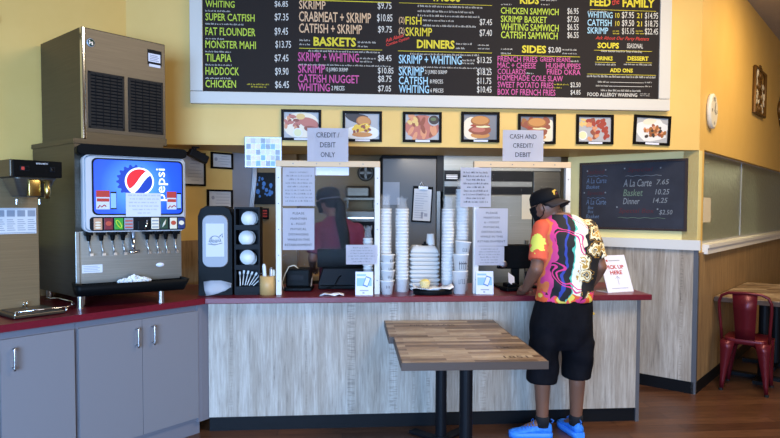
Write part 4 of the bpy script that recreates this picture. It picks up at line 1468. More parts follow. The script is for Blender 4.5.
a = MB(); a.box(X(-1.03), Y(.135), 0.67, X(-.965), Y(.17), 0.765, bev=0.006); a.tube([(X(-.945), Y(.16), 0.755), (X(-.94), Y(.12), 0.75), (X(-.94), Y(.115), 0.70), (X(-.94), Y(.125), 0.66)], [0.013, 0.016, 0.016, 0.014], 10); a.build('handle', 'brass_steel', bk, smooth=True)
a = MB()
for s_ in (-1.05, -.93): a.cone((X(s_), Y(.25), 0.655), (X(s_), Y(.25), 0.625), 0.006)
a.build('spout', 'nickel', bk)
a = MB(); a.box(X(-1.118), Y(.376), 0.455, X(-.90), Y(.38), 0.605); lbl = a.build('instruction_label', 'paper_dim', br)
a = MB()
for k in range(4): a.box(X(-1.112+.055*k), Y(.3752), 0.555, X(-1.07+.055*k), Y(.3758), 0.592)
a.box(X(-1.112), Y(.3752), 0.597, X(-.906), Y(.3758), 0.601); a.box(X(-1.112), Y(.3752), 0.459, X(-.906), Y(.3758), 0.463)
for k in range(4):
    for j in range(6): a.box(X(-1.112+.055*k), Y(.3752), 0.475+.012*j, X(-1.068+.055*k-0.006*(j % 3)), Y(.3758), 0.479+.012*j)
a.build('pictograms', 'print_slate', lbl)
MB().box(X(-1.13), Y(.10), 0.004, X(-.86), Y(.60), 0.022, bev=0.004).build('base', 'dull_steel', br)
a = MB(); a.box(X(-1.1), Y(.11), 0.0225, X(-.88), Y(.36), 0.026); a.build('drip_plate', 'dark_steel', br)
a = MB()
loop = [(X(-1.12), Y(.11), 0.04), (X(-.86), Y(.09), 0.04), (X(-.80), Y(.12), 0.04), (X(-.78), Y(.20), 0.05), (X(-.80), Y(.34), 0.06), (X(-.86), Y(.38), 0.06)]
a.tube(loop, 0.004, 8); a.tube([(X(-.985), Y(.37), 0.02), (X(-.985), Y(.355), 0.055), (X(-.965), Y(.355), 0.055), (X(-.965), Y(.37), 0.02)], 0.003, 8)
for q in (0, 1, 3): a.cone(loop[q], (loop[q][0], loop[q][1], 0.002), 0.003)
a.build('wire_rail', 'chrome', br, smooth=True)
tag(MB().box(-0.03, -0.02, -0.02, 0.02, 0.03, 0.02, bev=0.006).cone((0.0, 0.02, 0), (0.0, 0.06, 0), 0.01).build('wall_bracket', 'matte_black'), 'tiny black fixture on the yellow wall at far left edge', 'fixture')
bpy.data.objects['wall_bracket'].location = (-2.256, 4.20, 2.767)

# ================================================================ ITEMS ON THE FRONT COUNTER
nd = empty('napkin_dispenser', (-0.882, 4.36, CT), rad(3), 'black napkin dispenser with silver face and a napkin hanging out', 'napkin dispenser')
mb = MB()
prof = [(-0.118, 0.0), (-0.118, 0.55), (-0.10, 0.60), (-0.06, 0.622), (0.06, 0.622), (0.10, 0.60), (0.118, 0.55), (0.118, 0.0)]
mb.loft([[(x*0.96, -0.04, z*0.995) for x, z in prof], [(x, -0.025, z) for x, z in prof], [(x, 0.17, z) for x, z in prof], [(x*0.95, 0.19, z*0.97) for x, z in prof]])
mb.build('body', 'black_plastic', nd)
mb = MB(); mb.loft([[(x, -0.046, z) for x, z in rrect(-0.083, 0.20, 0.083, 0.555, 0.05)], [(x, -0.04, z) for x, z in rrect(-0.088, 0.195, 0.088, 0.56, 0.05)]]); fc = mb.build('face', 'face_grey', nd)
mb = MB(); mb.loft([[(x, -0.049, z) for x, z in rrect(-0.062, 0.27, 0.062, 0.50, 0.004)], [(x, -0.0462, z) for x, z in rrect(-0.062, 0.27, 0.062, 0.50, 0.004)]]); cd = mb.build('face_card', 'paper_dim', fc)
mb = MB(); rr = random.Random(4)
for k in range(3):
    mb.tube([(0.036*math.cos(a_)*(1-0.2*k), -0.0495, 0.385+(0.03-0.006*k)*math.sin(a_)+0.006*k) for a_ in [0.4*k+0.35*j for j in range(15)]], 0.0024, 5)
for k in range(7):
    mb.tube([(-0.04+0.012*k, -0.0495, 0.372+0.004*(k % 2)), (-0.034+0.012*k, -0.0495, 0.392), (-0.032+0.012*k, -0.0495, 0.374)], 0.0022, 5)
mb.tube([(-0.045, -0.0495, 0.36), (0.0, -0.0495, 0.352), (0.05, -0.0495, 0.366)], 0.003, 5); mb.tube([(0.03, -0.0495, 0.41), (0.05, -0.0495, 0.43), (0.052, -0.0495, 0.405)], 0.0035, 5)
mb.build('logo_print', 'print_slate', cd)
mb = MB()
r0 = [(-0.08, -0.047, 0.098), (-0.03, -0.052, 0.105), (0.04, -0.052, 0.105), (0.11, -0.047, 0.085)]
r1 = [(-0.07, -0.075, 0.045), (-0.02, -0.085, 0.04), (0.04, -0.08, 0.045), (0.11, -0.07, 0.06)]
r2 = [(-0.055, -0.09, 0.004), (-0.02, -0.088, 0.008), (0.02, -0.086, 0.018), (0.07, -0.08, 0.036)]
mb.loft([r0, r1, r2], cap=False, closed=False)
bmesh.ops.solidify(mb.bm, geom=mb.bm.faces[:], thickness=0.002)
mb.build('napkin', 'napkin', nd, smooth=True)

og = empty('condiment_organizer', (-0.665, 4.40, CT), 0, 'tall black four-slot organizer holding cup lids and cutlery', 'organizer')
mb = MB()
mb.box(-0.088, -0.06, 0, -0.078, 0.10, 0.615).box(0.078, -0.06, 0, 0.088, 0.10, 0.615).box(-0.078, 0.09, 0, 0.078, 0.10, 0.615)
mb.build('side_walls', 'dark_grey_plastic', og)
for z in (0.0, 0.175, 0.318, 0.455, 0.602):
    MB().box(-0.078, -0.06 if z else -0.075, z, 0.078, 0.09, z+0.013).build('shelf', 'dark_grey_plastic', og)
for z in (0.013, 0.188, 0.331, 0.468):
    MB().box(-0.078, -0.062, z, 0.078, -0.058, z+(0.022 if z > 0.1 else 0.045)).build('lip', 'dark_grey_plastic', og)
lp = [(0, 0), (0.05, 0), (0.053, 0.003), (0.051, 0.008), (0.044, 0.009), (0.043, 0.014), (0.0, 0.014)]
lid0 = None
places = [(0.225, 'top'), (0.075, 'middle'), (-0.05, 'lowest')]
for tier, (z0, nm) in enumerate(((0.535, 'topmost'), (0.398, 'second'), (0.262, 'third'))):
    for q in range(2):
        lab = 'white plastic cup lid standing %s in the %s slot of the organizer' % ('in front' if q == 0 else 'behind another', nm)
        if lid0 is None:
            lid0 = MB().lathe(lp, 28).build('lid_disc', 'foam_white')
            o = lid0
        else:
            o = lid0.copy(); COL.objects.link(o)
        o.location = (-0.665+(0.006, -0.012, -0.004)[tier]+0.008*q, 4.385+0.035*q, CT+z0-0.002+(-0.012*q if tier == 2 else 0))
        o.rotation_euler = (rad(84), rad((8, -4, -25)[tier]), rad(6))
        tag(o, lab, 'cup lid', 'cup lids in the organizer')
ck0 = None
for k in range(7):
    if ck0 is None:
        a = MB(); a.tube([(0, 0, 0), (0, 0.003, 0.07), (0, 0, 0.12)], [0.004, 0.004, 0.005], 6); a.box(-0.008, -0.001, 0.115, 0.008, 0.001, 0.15)
        ck0 = a.build('plastic_cutlery', 'foam_white'); o = ck0
    else:
        o = ck0.copy(); COL.objects.link(o)
    o.location = (-0.715+0.015*k, 4.352+0.008*(k % 3), CT+0.062+0.004*(k % 2))
    o.rotation_euler = (rad(-28+5*(k % 3)), rad((k-3)*9+20), 0)
    o.scale = (0.8, 0.8, 0.72)
    tag(o, 'white plastic cutlery piece leaning in the lowest slot of the organizer', 'cutlery', 'white cutlery in the organizer')

bc = empty('bamboo_cup', (-0.523, 4.35, CT), 0, 'tan bamboo cup holding straws beside the black organizer', 'cup')
a = MB(); a.lathe([(0, 0), (0.057, 0), (0.057, 0.132), (0.05, 0.132), (0.05, 0.01), (0, 0.01)], 28); a.build('body', 'bamboo', bc)
for k, (dx, dy, h, r, m_, l_, tl) in enumerate(((-0.015, 0.0, 0.205, 0.013, 'foam_white', 'white wrapped straw bundle leaning left in the bamboo cup', -6), (0.018, 0.01, 0.18, 0.016, 'nickel', 'short silver tube standing in the bamboo cup', 3), (0.036, -0.005, 0.165, 0.01, 'print_cream', 'cream stick standing at right in the bamboo cup', 4))):
    a = MB(); a.cone((0, 0, 0), (0, 0, h-0.012), r, seg=14); a.cone((0, 0, h-0.012), (0.0, 0, h), r*0.8, r*0.6, seg=14)
    o = a.build('straw_bundle' if k == 0 else 'metal_tube' if k == 1 else 'wooden_stick', m_)
    o.location = (-0.523+dx, 4.35+dy, CT+0.0105); o.rotation_euler = (0, rad(tl)*0.6, 0)
    tag(o, l_, 'straw' if k == 0 else 'utensil')

# receipt printer and register screen behind the left shield
pr = empty('receipt_printer', (-0.318, 4.56, CT), rad(-4), 'black receipt printer with a white slip behind the left shield', 'printer')
MB().box(-0.10, -0.08, 0.0, 0.10, 0.10, 0.03, bev=0.008).box(-0.092, -0.07, 0.03, 0.088, 0.09, 0.165, bev=0.014).build('body', 'black_plastic', pr)
MB().box(-0.06, -0.073, 0.085, 0.04, -0.069, 0.12).build('label', 'dark_grey_plastic', pr)
mb = MB(); mb.loft([[(0.088, -0.04, 0.02), (0.094, -0.04, 0.09), (0.11, -0.03, 0.12)], [(0.088, 0.02, 0.02), (0.096, 0.02, 0.10), (0.118, 0.03, 0.135)]], cap=False, closed=False); bmesh.ops.solidify(mb.bm, geom=mb.bm.faces[:], thickness=0.001); mb.build('paper_slip', 'paper', pr)
a = MB(); a.tube([(-0.427, 4.52, CT+0.01), (-0.44, 4.50, CT+0.06), (-0.415, 4.47, CT+0.13), (-0.385, 4.455, CT+0.185), (-0.35, 4.455, CT+0.195), (-0.32, 4.47, CT+0.172)], 0.004, 8); tag(a.build('cable', 'print_cream', smooth=True), 'pale cable looping up beside the black receipt printer', 'cable')
rg = empty('register_screen', (0.02, 4.66, CT), 0, 'black register screen seen from behind, below the worker', 'monitor')
L_ = Matrix.Translation((-0.02, 0.0, 0.155)) @ Matrix.Rotation(rad(12), 4, 'X')
MB().box(-0.19, 0.0, 0.0, 0.185, 0.03, 0.145, bev=0.008, M=L_).build('screen', 'black_plastic', rg)
mb = MB(); mb.loft([[(x, 0.0, z) for x, z in ((-0.20, 0.03), (0.22, 0.03), (0.20, 0.165), (-0.17, 0.165))], [(x, -0.05, z) for x, z in ((-0.20, 0.03), (0.22, 0.03), (0.19, 0.15), (-0.16, 0.15))]]); mb.build('rear_housing', 'dark_grey_plastic', rg)
MB().box(-0.20, -0.07, 0, 0.22, 0.12, 0.03, bev=0.006).build('base', 'black_plastic', rg)
a = MB(); a.tube([(-0.03, -0.05, 0.10), (-0.05, -0.085, 0.09), (-0.08, -0.10, 0.03), (-0.14, -0.10, 0.012)], 0.004, 6); a.build('cord', 'black_plastic', rg)
# crumpled napkin lying on the countertop
mb = MB(); rr = random.Random(9)
g = [[(-0.16+0.034*i+0.004*rr.random(), 4.235+0.03*j, CT+0.0015+0.02*rr.random()*(1 if 0 < i < 5 else 0.3)) for i in range(6)] for j in range(4)]
for j in range(3): mb.loft([g[j], g[j+1]], cap=False, closed=False)
bmesh.ops.remove_doubles(mb.bm, verts=mb.bm.verts, dist=1e-4)
bmesh.ops.solidify(mb.bm, geom=mb.bm.faces[:], thickness=0.0015)
o = mb.build('paper_napkin', 'napkin', smooth=True); tag(o, 'crumpled white napkin lying flat on the red countertop', 'napkin')


# cup towers in film sleeves
def cup_profile(rb, rt_, h, rim=0.004):
    return [(0, 0), (rb, 0), (rt_, h-0.008), (rt_+rim, h-0.006), (rt_+rim, h), (rt_-0.003, h), (rb-0.003, 0.006), (0, 0.006)]


def sleeve(x, y, z1, r, label, flare=1):
    root = empty('cup_sleeve', (x, y, CT), 0, label, 'cup stack', 'tall sleeves of foam cups on the counter')
    h = z1-CT
    ch = 0.10
    n = int((h-0.05-ch)/0.024)
    first = None
    for k in range(n):
        if first is None:
            first = MB().lathe(cup_profile(r*0.72, r*0.88, ch, 0.0045), 20).build('cup', 'foam_white', root)
            me = first.data
            c = first
        else:
            c = first.copy(); COL.objects.link(c); c.parent = root
        c.rotation_euler = (0, 0, 0.4*k)
        c.location = (0.0015*math.sin(k), 0, 0.002+k*0.024)
        c.scale = (1, 1, 1)
    top = 0.002+(n-1)*0.024+ch
    mb = MB()
    prof = [(r*0.98, 0.0), (r*1.03, 0.02), (r*1.0, h*0.5), (r*1.02, top-0.01), (r*0.75, top+0.012), (r*0.62, h-0.03), (r*(0.9 if flare else 0.4), h)]
    rings = []
    rr = random.Random(int(x*1000))
    for pr_, z in prof:
        rings.append([((pr_*(1+0.05*rr.uniform(-1, 1)))*math.cos(2*PI*k/18), (pr_*(1+0.05*rr.uniform(-1, 1)))*math.sin(2*PI*k/18), z+(0.015*rr.uniform(-1, 1) if z > h-0.02 else 0)) for k in range(18)])
    mb.loft(rings, cap=False)
    mb.build('film', 'sleeve_film', root, smooth=True)
    return root


sleeve(0.308, 4.43, 1.635, 0.049, 'tall film wrapped cup sleeve immediately right of the left shield post')
sleeve(0.432, 4.43, 1.625, 0.050, 'second tall film wrapped cup sleeve from the left shield, beside the gray panel')
sleeve(0.764, 4.40, 1.62, 0.047, 'shorter film wrapped cup sleeve right of the takeout boxes')
sleeve(0.880, 4.46, 1.765, 0.049, 'tallest film wrapped cup sleeve, beside the right shield post')


sleeve(0.186, 4.45, 1.41, 0.036, 'short film wrapped cup sleeve behind the right post of the left shield')


# printed foam cups, loosely nested
def foam_cup(x, y, z, rb, rt_, h, label, marks, rot=0.0, big=False):
    root = empty('foam_cup', (x, y, z), rot, label, 'cup', 'printed foam cups at the counter front')
    MB().lathe(cup_profile(rb, rt_, h), 28).build('body', 'foam_white', root)
    mb = MB()
    rr = random.Random(int(x*999+z*777))
    hh = h*(0.5 if big else 0.22)
    for k in range(marks):
        a = -PI/2+(k-marks/2+0.5)*(0.26 if not big else 0.3)
        zz = h*(0.35 if big else 0.45)
        rloc = rb+(rt_-rb)*((zz+hh/2)/h)+0.0008
        c = Vector((rloc*math.cos(a), rloc*math.sin(a), zz))
        M_ = facing(c, (-math.sin(a), math.cos(a), 0))
        w_ = 0.008
        mb.box(-w_/2, 0, 0, -w_/2+0.003, hh, 0.0006, M=M_)
        if rr.random() < 0.7: mb.box(-w_/2, 0, 0, w_/2, 0.003, 0.0006, M=M_)
        if rr.random() < 0.6: mb.box(-w_/2, hh-0.003, 0, w_/2, hh, 0.0006, M=M_)
        if big: mb.ball(M_ @ Vector((0, hh/2, 0)), 0.006, 1, 1, 1, 8)
    mb.build('print', 'ink', root)
    return root


for k, (z, nm) in enumerate(((0.0, 'lowest'), (0.072, 'second from the bottom'), (0.128, 'third from the bottom'), (0.183, 'topmost'))):
    foam_cup(0.318+0.004*(k % 2), 4.315, CT+0.0005+z, 0.036-0.002*(k > 0), 0.048-0.003*(k == 3), 0.10, 'printed white foam cup, %s in the stack beside left shield' % nm, 3, 0.2*k+0.1)
for k, (z, h, nm, mk_, bg) in enumerate(((0.0, 0.165, 'lowest and largest', 4, False), (0.12, 0.165, 'middle one with big dark emblem', 4, True), (0.245, 0.13, 'topmost and tilted', 3, False))):
    c = foam_cup(0.838+0.006*k, 4.315, CT+0.0005+z, 0.042, 0.055, h, 'printed white foam cup, %s, left of the right shield' % nm, mk_, 0.15, bg)
    if k == 2: c.rotation_euler = (0, rad(5), 0.2)
foam_cup(0.855, 4.46, 0, 0.03, 0.03, 0.01, 'x', 1) if False else None

# clamshell boxes
cl0 = None
order = ['lowest', 'second', 'third', 'fourth', 'fifth', 'sixth', 'seventh', 'eighth', 'ninth']
for k in range(9):
    if cl0 is None:
        root = empty('takeout_box', (0, 0, 0))
        mb = MB(); w, d, h = 0.112, 0.10, 0.030
        mb.loft([[(x, y, 0.0) for x, y in rrect(-w*0.88, -d*0.88, w*0.88, d*0.88, 0.02)], [(x, y, h*0.5) for x, y in rrect(-w, -d, w, d, 0.02)]])
        mb.build('base', 'foam_pile', root)
        mb = MB(); mb.loft([[(x, y, h*0.52) for x, y in rrect(-w-0.002, -d-0.002, w+0.002, d+0.002, 0.02)], [(x, y, h*0.62) for x, y in rrect(-w-0.002, -d-0.002, w+0.002, d+0.002, 0.02)], [(x, y, h) for x, y in rrect(-w*0.9, -d*0.9, w*0.9, d*0.9, 0.02)]])
        mb.build('lid', 'foam_pile', root)
        cl0 = root; o = root
    else:
        o = copy_tree(cl0)
    rr = random.Random(k)
    o.location = (0.606+rr.uniform(-0.004, 0.004), 4.56, CT+0.0006+0.0312*k)
    o.rotation_euler = (0, 0, rr.uniform(-0.03, 0.03))
    tag(o, 'white foam takeout box, %s from the bottom of the stack behind the tray' % order[k] if k else 'white foam takeout box at the very bottom of the stack behind the tray', 'takeout box', 'foam takeout boxes stacked on the counter')
zt = CT+0.0006+0.0312*9
mb = MB(); w, d = 0.105, 0.095
mb.loft([[(x, y, 0) for x, y in rrect(-w, -d, w, d, 0.02)], [(x, y, 0.012) for x, y in rrect(-w, -d, w, d, 0.02)], [(x, y, 0.05) for x, y in rrect(-w*0.78, -d*0.78, w*0.78, d*0.78, 0.02)]])
for sx in (-1, 1): mb.ball((sx*0.055, -0.06, 0.045), 0.016, 1, 1, 0.8, 10)
o = mb.build('takeout_tray', 'foam_pile'); o.location = (0.606, 4.56, zt); tag(o, 'white foam box lid turned up on top of the takeout box stack', 'lid')
a = MB(); a.box(-0.022, -0.018, 0, 0.022, 0.018, 0.014, bev=0.004).box(-0.008, -0.012, 0.014, 0.010, 0.012, 0.03, bev=0.003); o = a.build('binder_clip', 'black_plastic'); o.location = (0.615, 4.54, zt+0.0505); tag(o, 'small black clip lying on the topmost takeout box lid', 'clip')
a = MB(); a.lathe([(0, 0), (0.035, 0), (0.034, 0.004), (0.026, 0.085), (0, 0.085)], 24); o = a.build('foam_cup', 'foam_white'); o.location = (0.664, 4.59, zt+0.0505); tag(o, 'plain small white cup upside down on top of the takeout box stack', 'cup')
# basket with liner and a dip cup
tr = empty('serving_basket', (0.638, 4.285, CT), 0, 'low black oval serving basket on the red countertop edge', 'basket')
mb = MB()
el = lambda rx, ry, z: [(rx*math.cos(2*PI*k/32), ry*math.sin(2*PI*k/32), z) for k in range(32)]
mb.loft([el(0.125, 0.06, 0.0), el(0.145, 0.07, 0.038), el(0.14, 0.066, 0.038), el(0.122, 0.056, 0.005)])
mb.build('bowl', 'black_plastic', tr)
mb = MB()
for k in range(36):
    a_ = PI+PI*k/35
    mb.box(-0.0015, -0.002, 0.004, 0.0015, 0.002, 0.034, M=Matrix.Translation((0.137*math.cos(a_), 0.0665*math.sin(a_), 0)) @ Matrix.Rotation(a_, 4, 'Z'))
mb.build('ribs', 'dark_grey_plastic', tr)
mb = MB(); rr = random.Random(21)
g = [[(-0.14+0.028*i, -0.062+0.031*j, 0.036+0.018*rr.random()+(0.02 if i in (0, 10) else 0)-(0.014 if 2 < i < 8 and 0 < j < 4 else 0)) for i in range(11)] for j in range(5)]
for j in range(4): mb.loft([g[j], g[j+1]], cap=False, closed=False)
bmesh.ops.remove_doubles(mb.bm, verts=mb.bm.verts, dist=1e-4)
bmesh.ops.solidify(mb.bm, geom=mb.bm.faces[:], thickness=0.0015)
o = mb.build('paper_liner', 'napkin', smooth=True); o.location = (0.638, 4.282, CT+0.004); tag(o, 'crumpled white paper liner lying in the black serving basket', 'paper liner')
dc = empty('dip_cup', (0.582, 4.28, CT+0.046), 0, 'small clear cup of pale yellow sauce standing in the basket', 'sauce cup')
MB().lathe([(0, 0), (0.032, 0), (0.044, 0.05), (0.046, 0.05), (0.046, 0.053), (0.042, 0.053), (0.030, 0.003), (0, 0.003)], 24).build('cup', 'sleeve_film', dc)
MB().lathe([(0, 0.0035), (0.0295, 0.0035), (0.0395, 0.046), (0.02, 0.062), (0, 0.066)], 24).build('sauce', 'sauce', dc)
# card terminal behind the right shield
ct = empty('register_screen', (1.335, 4.62, CT), 0, 'black register screen behind the right shield beside the customer', 'monitor')
MB().box(-0.145, 0.0, 0.145, 0.145, 0.03, 0.335, bev=0.008).build('screen', 'black_plastic', ct)
MB().box(-0.03, 0.01, 0.02, 0.03, 0.04, 0.15).build('stand', 'black_plastic', ct)
MB().box(-0.15, -0.06, 0, 0.15, 0.14, 0.022, bev=0.006).build('base', 'black_plastic', ct)
a = MB(); a.lathe([(0, 0), (0.028, 0), (0.028, 0.012), (0.018, 0.016), (0, 0.010)], 24, Matrix.Translation((-0.10, -0.002, 0.182)) @ Matrix.Rotation(PI/2, 4, 'X')); a.build('round_sensor', 'nickel', ct, smooth=False)
pt = empty('card_reader', (1.235, 4.44, CT), rad(15), 'small black card reader with white slips behind the right shield', 'card reader')
MB().box(-0.05, -0.05, 0.0, 0.07, 0.06, 0.03, bev=0.008).box(-0.03, -0.03, 0.03, 0.05, 0.05, 0.06, bev=0.008).build('body', 'black_plastic', pt)
mb = MB(); mb.box(-0.04, -0.003, 0.0, 0.04, -0.002, 0.085, M=Matrix.Translation((0.0, -0.03, 0.05)) @ Euler((rad(-25), rad(28), rad(20))).to_matrix().to_4x4()); mb.build('paper_slip', 'paper', pt)
a = MB(); a.box(-0.016, -0.009, 0, 0.016, 0.009, 0.14, bev=0.004); o = a.build('pen_holder', 'dark_grey_plastic'); o.location = (1.375, 4.47, CT); o = tag(o, 'slim dark upright holder left of the customer behind the shield', 'holder')

# ================================================================ KITCHEN BEHIND
struct(MB().box(-0.80, 5.69, 0, -0.42, 5.999, 2.06).build('wall_partition', 'kitchen_paint'))


def certificate(s0, s1, z0, z1, label, seal=True):
    root = empty('framed_certificate', Vector(LP)+DR*((s0+s1)/2)+Vector((0, 0, (z0+z1)/2)), PI/4, label, 'certificate', 'framed certificates on the yellow kitchen wall')
    w, h = (s1-s0)/2, (z1-z0)/2
    f = 0.016
    mb = MB(); mb.box(-w, -0.018, -h, w, -0.001, -h+f).box(-w, -0.018, h-f, w, -0.001, h).box(-w, -0.018, -h+f, -w+f, -0.001, h-f).box(w-f, -0.018, -h+f, w, -0.001, h-f)
    mb.build('frame', 'frame_black', root)
    MB().box(-w+f, -0.009, -h+f, w-f, -0.004, h-f).build('sheet', 'paper_dim', root)
    mb = MB(); rr = random.Random(int(s0*100))
    n = max(4, int(2*h/0.028))
    for k in range(n-1):
        ww = w*rr.uniform(0.3, 0.62)
        z = h-f-(k+0.9)*(2*h-2*f)/n
        mb.box(-ww+0.03, -0.0105, z, ww+0.02, -0.0095, z+0.004)
    if seal: mb.ball((-w*0.55, -0.0095, h*0.15), 0.016, 1, 0.05, 1, 12)
    mb.build('lettering', 'pale_ink', root)


certificate(0.42, 0.67, 1.725, 2.005, 'large framed certificate half hidden behind the soda fountain', False)
certificate(0.725, 0.945, 1.88, 2.022, 'upper small black framed certificate near the kitchen corner')
certificate(0.685, 0.94, 1.535, 1.70, 'lower black framed certificate directly above the napkin dispenser')
cv = empty('hanging_camera', (-1.17, 5.02, 2.03), rad(35), 'small black camera hanging under the header beside the soda fountain', 'camera')
MB().box(-0.025, -0.02, -0.012, 0.025, 0.02, 0.0).cone((0, 0, -0.01), (0, 0, -0.05), 0.008).build('bracket', 'matte_black', cv)
MB().box(-0.09, -0.035, -0.035, 0.07, 0.035, 0.03, bev=0.01, M=Matrix.Translation((0.03, 0, -0.075)) @ Matrix.Rotation(rad(24), 4, 'Y')).build('housing', 'matte_black', cv)
a = MB()
for k in range(3):
    a.tube([(-0.80+0.012*k, 5.66, 2.05), (-0.81+0.012*k, 5.655, 1.8), (-0.835+0.012*k, 5.65, 1.56), (-0.84+0.013*k, 5.65, 1.30)], [0.008, 0.011, 0.008, 0.010], 6)
tag(a.build('plastic_strip_bundle', 'silver_plastic', smooth=True), 'bundle of shiny plastic strips hanging at the kitchen corner left of the poster', 'plastic strips')
po = empty('wall_poster', (-0.70, 5.685, 1.575), 0, 'dark framed poster with bluish figures behind the left shield', 'poster')
MB().box(-0.115, -0.012, 0, 0.085, 0.0, 0.29).build('frame', 'frame_black', po)
mb = MB(); rr = random.Random(8)
for k in range(16): mb.ball((-0.015+rr.uniform(-0.07, 0.07), -0.0125, 0.15+rr.uniform(-0.08, 0.10)), rr.uniform(0.007, 0.018), 1, 0.06, 1.3, 8)
mb.build('figures', 'ink_blue', po)
ws = empty('wall_switch_box', (-0.72, 5.685, 1.44), 0, 'small black wall box with red marks below the dark poster', 'wall box')
MB().box(-0.05, -0.03, 0, 0.05, 0, 0.10, bev=0.004).build('body', 'black_plastic', ws)
mb = MB()
for j in range(3): mb.box(-0.005, -0.0315, 0.02+0.025*j, 0.035, -0.03, 0.033+0.025*j)
mb.build('red_marks', 'ink_red', ws)
# prep table along the back wall, shelf with appliances above
pt = empty('prep_table', (-0.05, 5.8, 0), 0, 'brown topped prep table against the kitchen back wall behind the worker', 'table')
MB().box(-0.40, 5.62, 0.88, 0.34, 5.98, 0.92).build('top', 'bamboo', pt, world=True)
for x in (-0.37, 0.31):
    for y in (5.65, 5.95): MB().box(x-0.02, y-0.02, 0, x+0.02, y+0.02, 0.88).build('leg', 'dark_steel', pt, world=True)
ov = empty('countertop_oven', (0.15, 5.80, 0.92), 0, 'dark countertop oven on the prep table right of the worker', 'oven')
MB().box(-0.13, -0.15, 0.0, 0.17, 0.17, 0.60, bev=0.01).build('body', 'dark_steel', ov)
MB().box(-0.11, -0.16, 0.30, 0.15, -0.15, 0.50).build('door', 'black_plastic', ov)
MB().box(-0.10, -0.18, 0.525, 0.14, -0.165, 0.54).build('handle', 'nickel', ov)
sh = empty('wall_shelf', (0.15, 5.85, 1.62), 0, 'steel wall shelf above the dark oven behind the worker', 'shelf')
MB().box(-0.14, -0.13, 0, 0.19, 0.145, 0.02).build('board', 'dull_steel', sh)
for x in (-0.10, 0.15): MB().box(x-0.008, -0.10, -0.08, x+0.008, 0.145, 0.0).build('bracket', 'dull_steel', sh)
to = empty('toaster', (0.12, 5.83, 1.64), 0, 'small steel toaster on the wall shelf behind the worker', 'toaster')
MB().box(-0.09, -0.09, 0.0, 0.14, 0.08, 0.11, bev=0.02).build('body', 'dull_steel', to)
MB().box(-0.06, -0.02, 0.108, 0.10, 0.02, 0.112).build('slot', 'matte_black', to)
fn = empty('wall_fan', (0.225, 5.99, 1.885), 0, 'small round dark fan on the kitchen wall above the toaster', 'fan')
a = MB(); a.lathe([(0.0, 0), (0.075, 0.0), (0.08, 0.03), (0.07, 0.05), (0.06, 0.05), (0.055, 0.02), (0, 0.02)], 28, Matrix.Rotation(PI/2, 4, 'X')); a.build('ring', 'dark_steel', fn)
a = MB()
for k in range(4): a.box(0.004, -0.012, 0, 0.055, 0.012, 0.003, M=Matrix.Rotation(PI/2, 4, 'X') @ Matrix.Translation((0, 0, 0.028)) @ Matrix.Rotation(k*PI/2, 4, 'Z'))
a.build('blades', 'dark_steel', fn)
# dark grey cooler and steel refrigerator
gc = empty('upright_cooler', (0.62, 5.8, 0), 0, 'tall dark gray cooler with a clipboard on it behind the cup towers', 'cooler')
MB().box(0.36, 5.62, 0, 0.868, 5.99, 2.03, bev=0.004).build('body', 'dark_grey_plastic', gc, world=True)
MB().box(0.366, 5.598, 0.08, 0.862, 5.62, 2.0, bev=0.006).build('door', 'cooler_grey', gc, world=True)
MB().box(0.868, 5.60, 1.70, 0.925, 5.98, 2.03).build('black_edge', 'matte_black', gc, world=True)
MB().box(0.868, 5.60, 0.0, 0.90, 5.98, 1.70).build('steel_edge', 'brushed_steel', gc, world=True)
a = MB(); a.box(0.37, 5.592, 1.575, 0.522, 5.5945, 1.782); tag(a.build('paper_sheet', 'face_grey'), 'plain gray looking sheet taped to the dark cooler left of the clipboard', 'paper')
kb = empty('clipboard', (0.722, 5.59, 1.42), 0, 'black clipboard holding a printed sheet on the dark cooler door', 'clipboard')
Rk = Matrix.Translation((0.722, 0, 1.42)) @ Matrix.Rotation(rad(3), 4, 'Y') @ Matrix.Translation((-0.722, 0, -1.42))
MB().box(0.63, 5.588, 1.415, 0.815, 5.5945, 1.745, M=Rk).build('board', 'black_plastic', kb, world=True)
MB().box(0.642, 5.586, 1.43, 0.803, 5.5875, 1.72, M=Rk).build('sheet', 'paper_dim', kb, world=True)
mb = MB(); mb.box(0.68, 5.575, 1.715, 0.765, 5.588, 1.745, M=Rk); mb.tube([(0.70, 5.58, 1.745), (0.722, 5.58, 1.785), (0.744, 5.58, 1.745)], 0.003, 6); mb.build('clip', 'nickel', kb, world=True)
mb = MB(); rr = random.Random(31)
for k in range(11): mb.box(0.655, 5.5852, 1.455+0.022*k, 0.655+rr.uniform(0.07, 0.13), 5.5858, 1.459+0.022*k, M=Rk)
mb.box(0.715, 5.5852, 1.45, 0.735, 5.5858, 1.51, M=Rk); mb.box(0.745, 5.5852, 1.47, 0.775, 5.5858, 1.50, M=Rk)
mb.build('lettering', 'pale_ink', kb, world=True)
fr = empty('refrigerator', (1.45, 5.8, 0), 0, 'wide stainless two door refrigerator with dark vent bands behind the right shield', 'refrigerator')
MB().box(0.93, 5.62, 0.06, 2.04, 5.99, 2.03, bev=0.004).build('body', 'dull_steel', fr, world=True)
MB().box(0.932, 5.605, 1.895, 2.038, 5.62, 2.028).build('top_panel', 'brushed_steel', fr, world=True)
for z0, z1 in ((1.795, 1.89), (1.675, 1.745)):
    g = MB().box(0.94, 5.606, z0, 1.765, 5.614, z1).build('vent_band', 'matte_black', fr, world=True)
    mb = MB()
    for k in range(4): mb.box(0.945, 5.602, z0+0.012+k*(z1-z0-0.02)/4, 1.76, 5.606, z0+0.016+k*(z1-z0-0.02)/4)
    mb.build('vent_slats', 'dark_grey_plastic', g, world=True)
MB().box(0.94, 5.604, 1.748, 1.765, 5.616, 1.793).build('middle_rail', 'brushed_steel', fr, world=True)
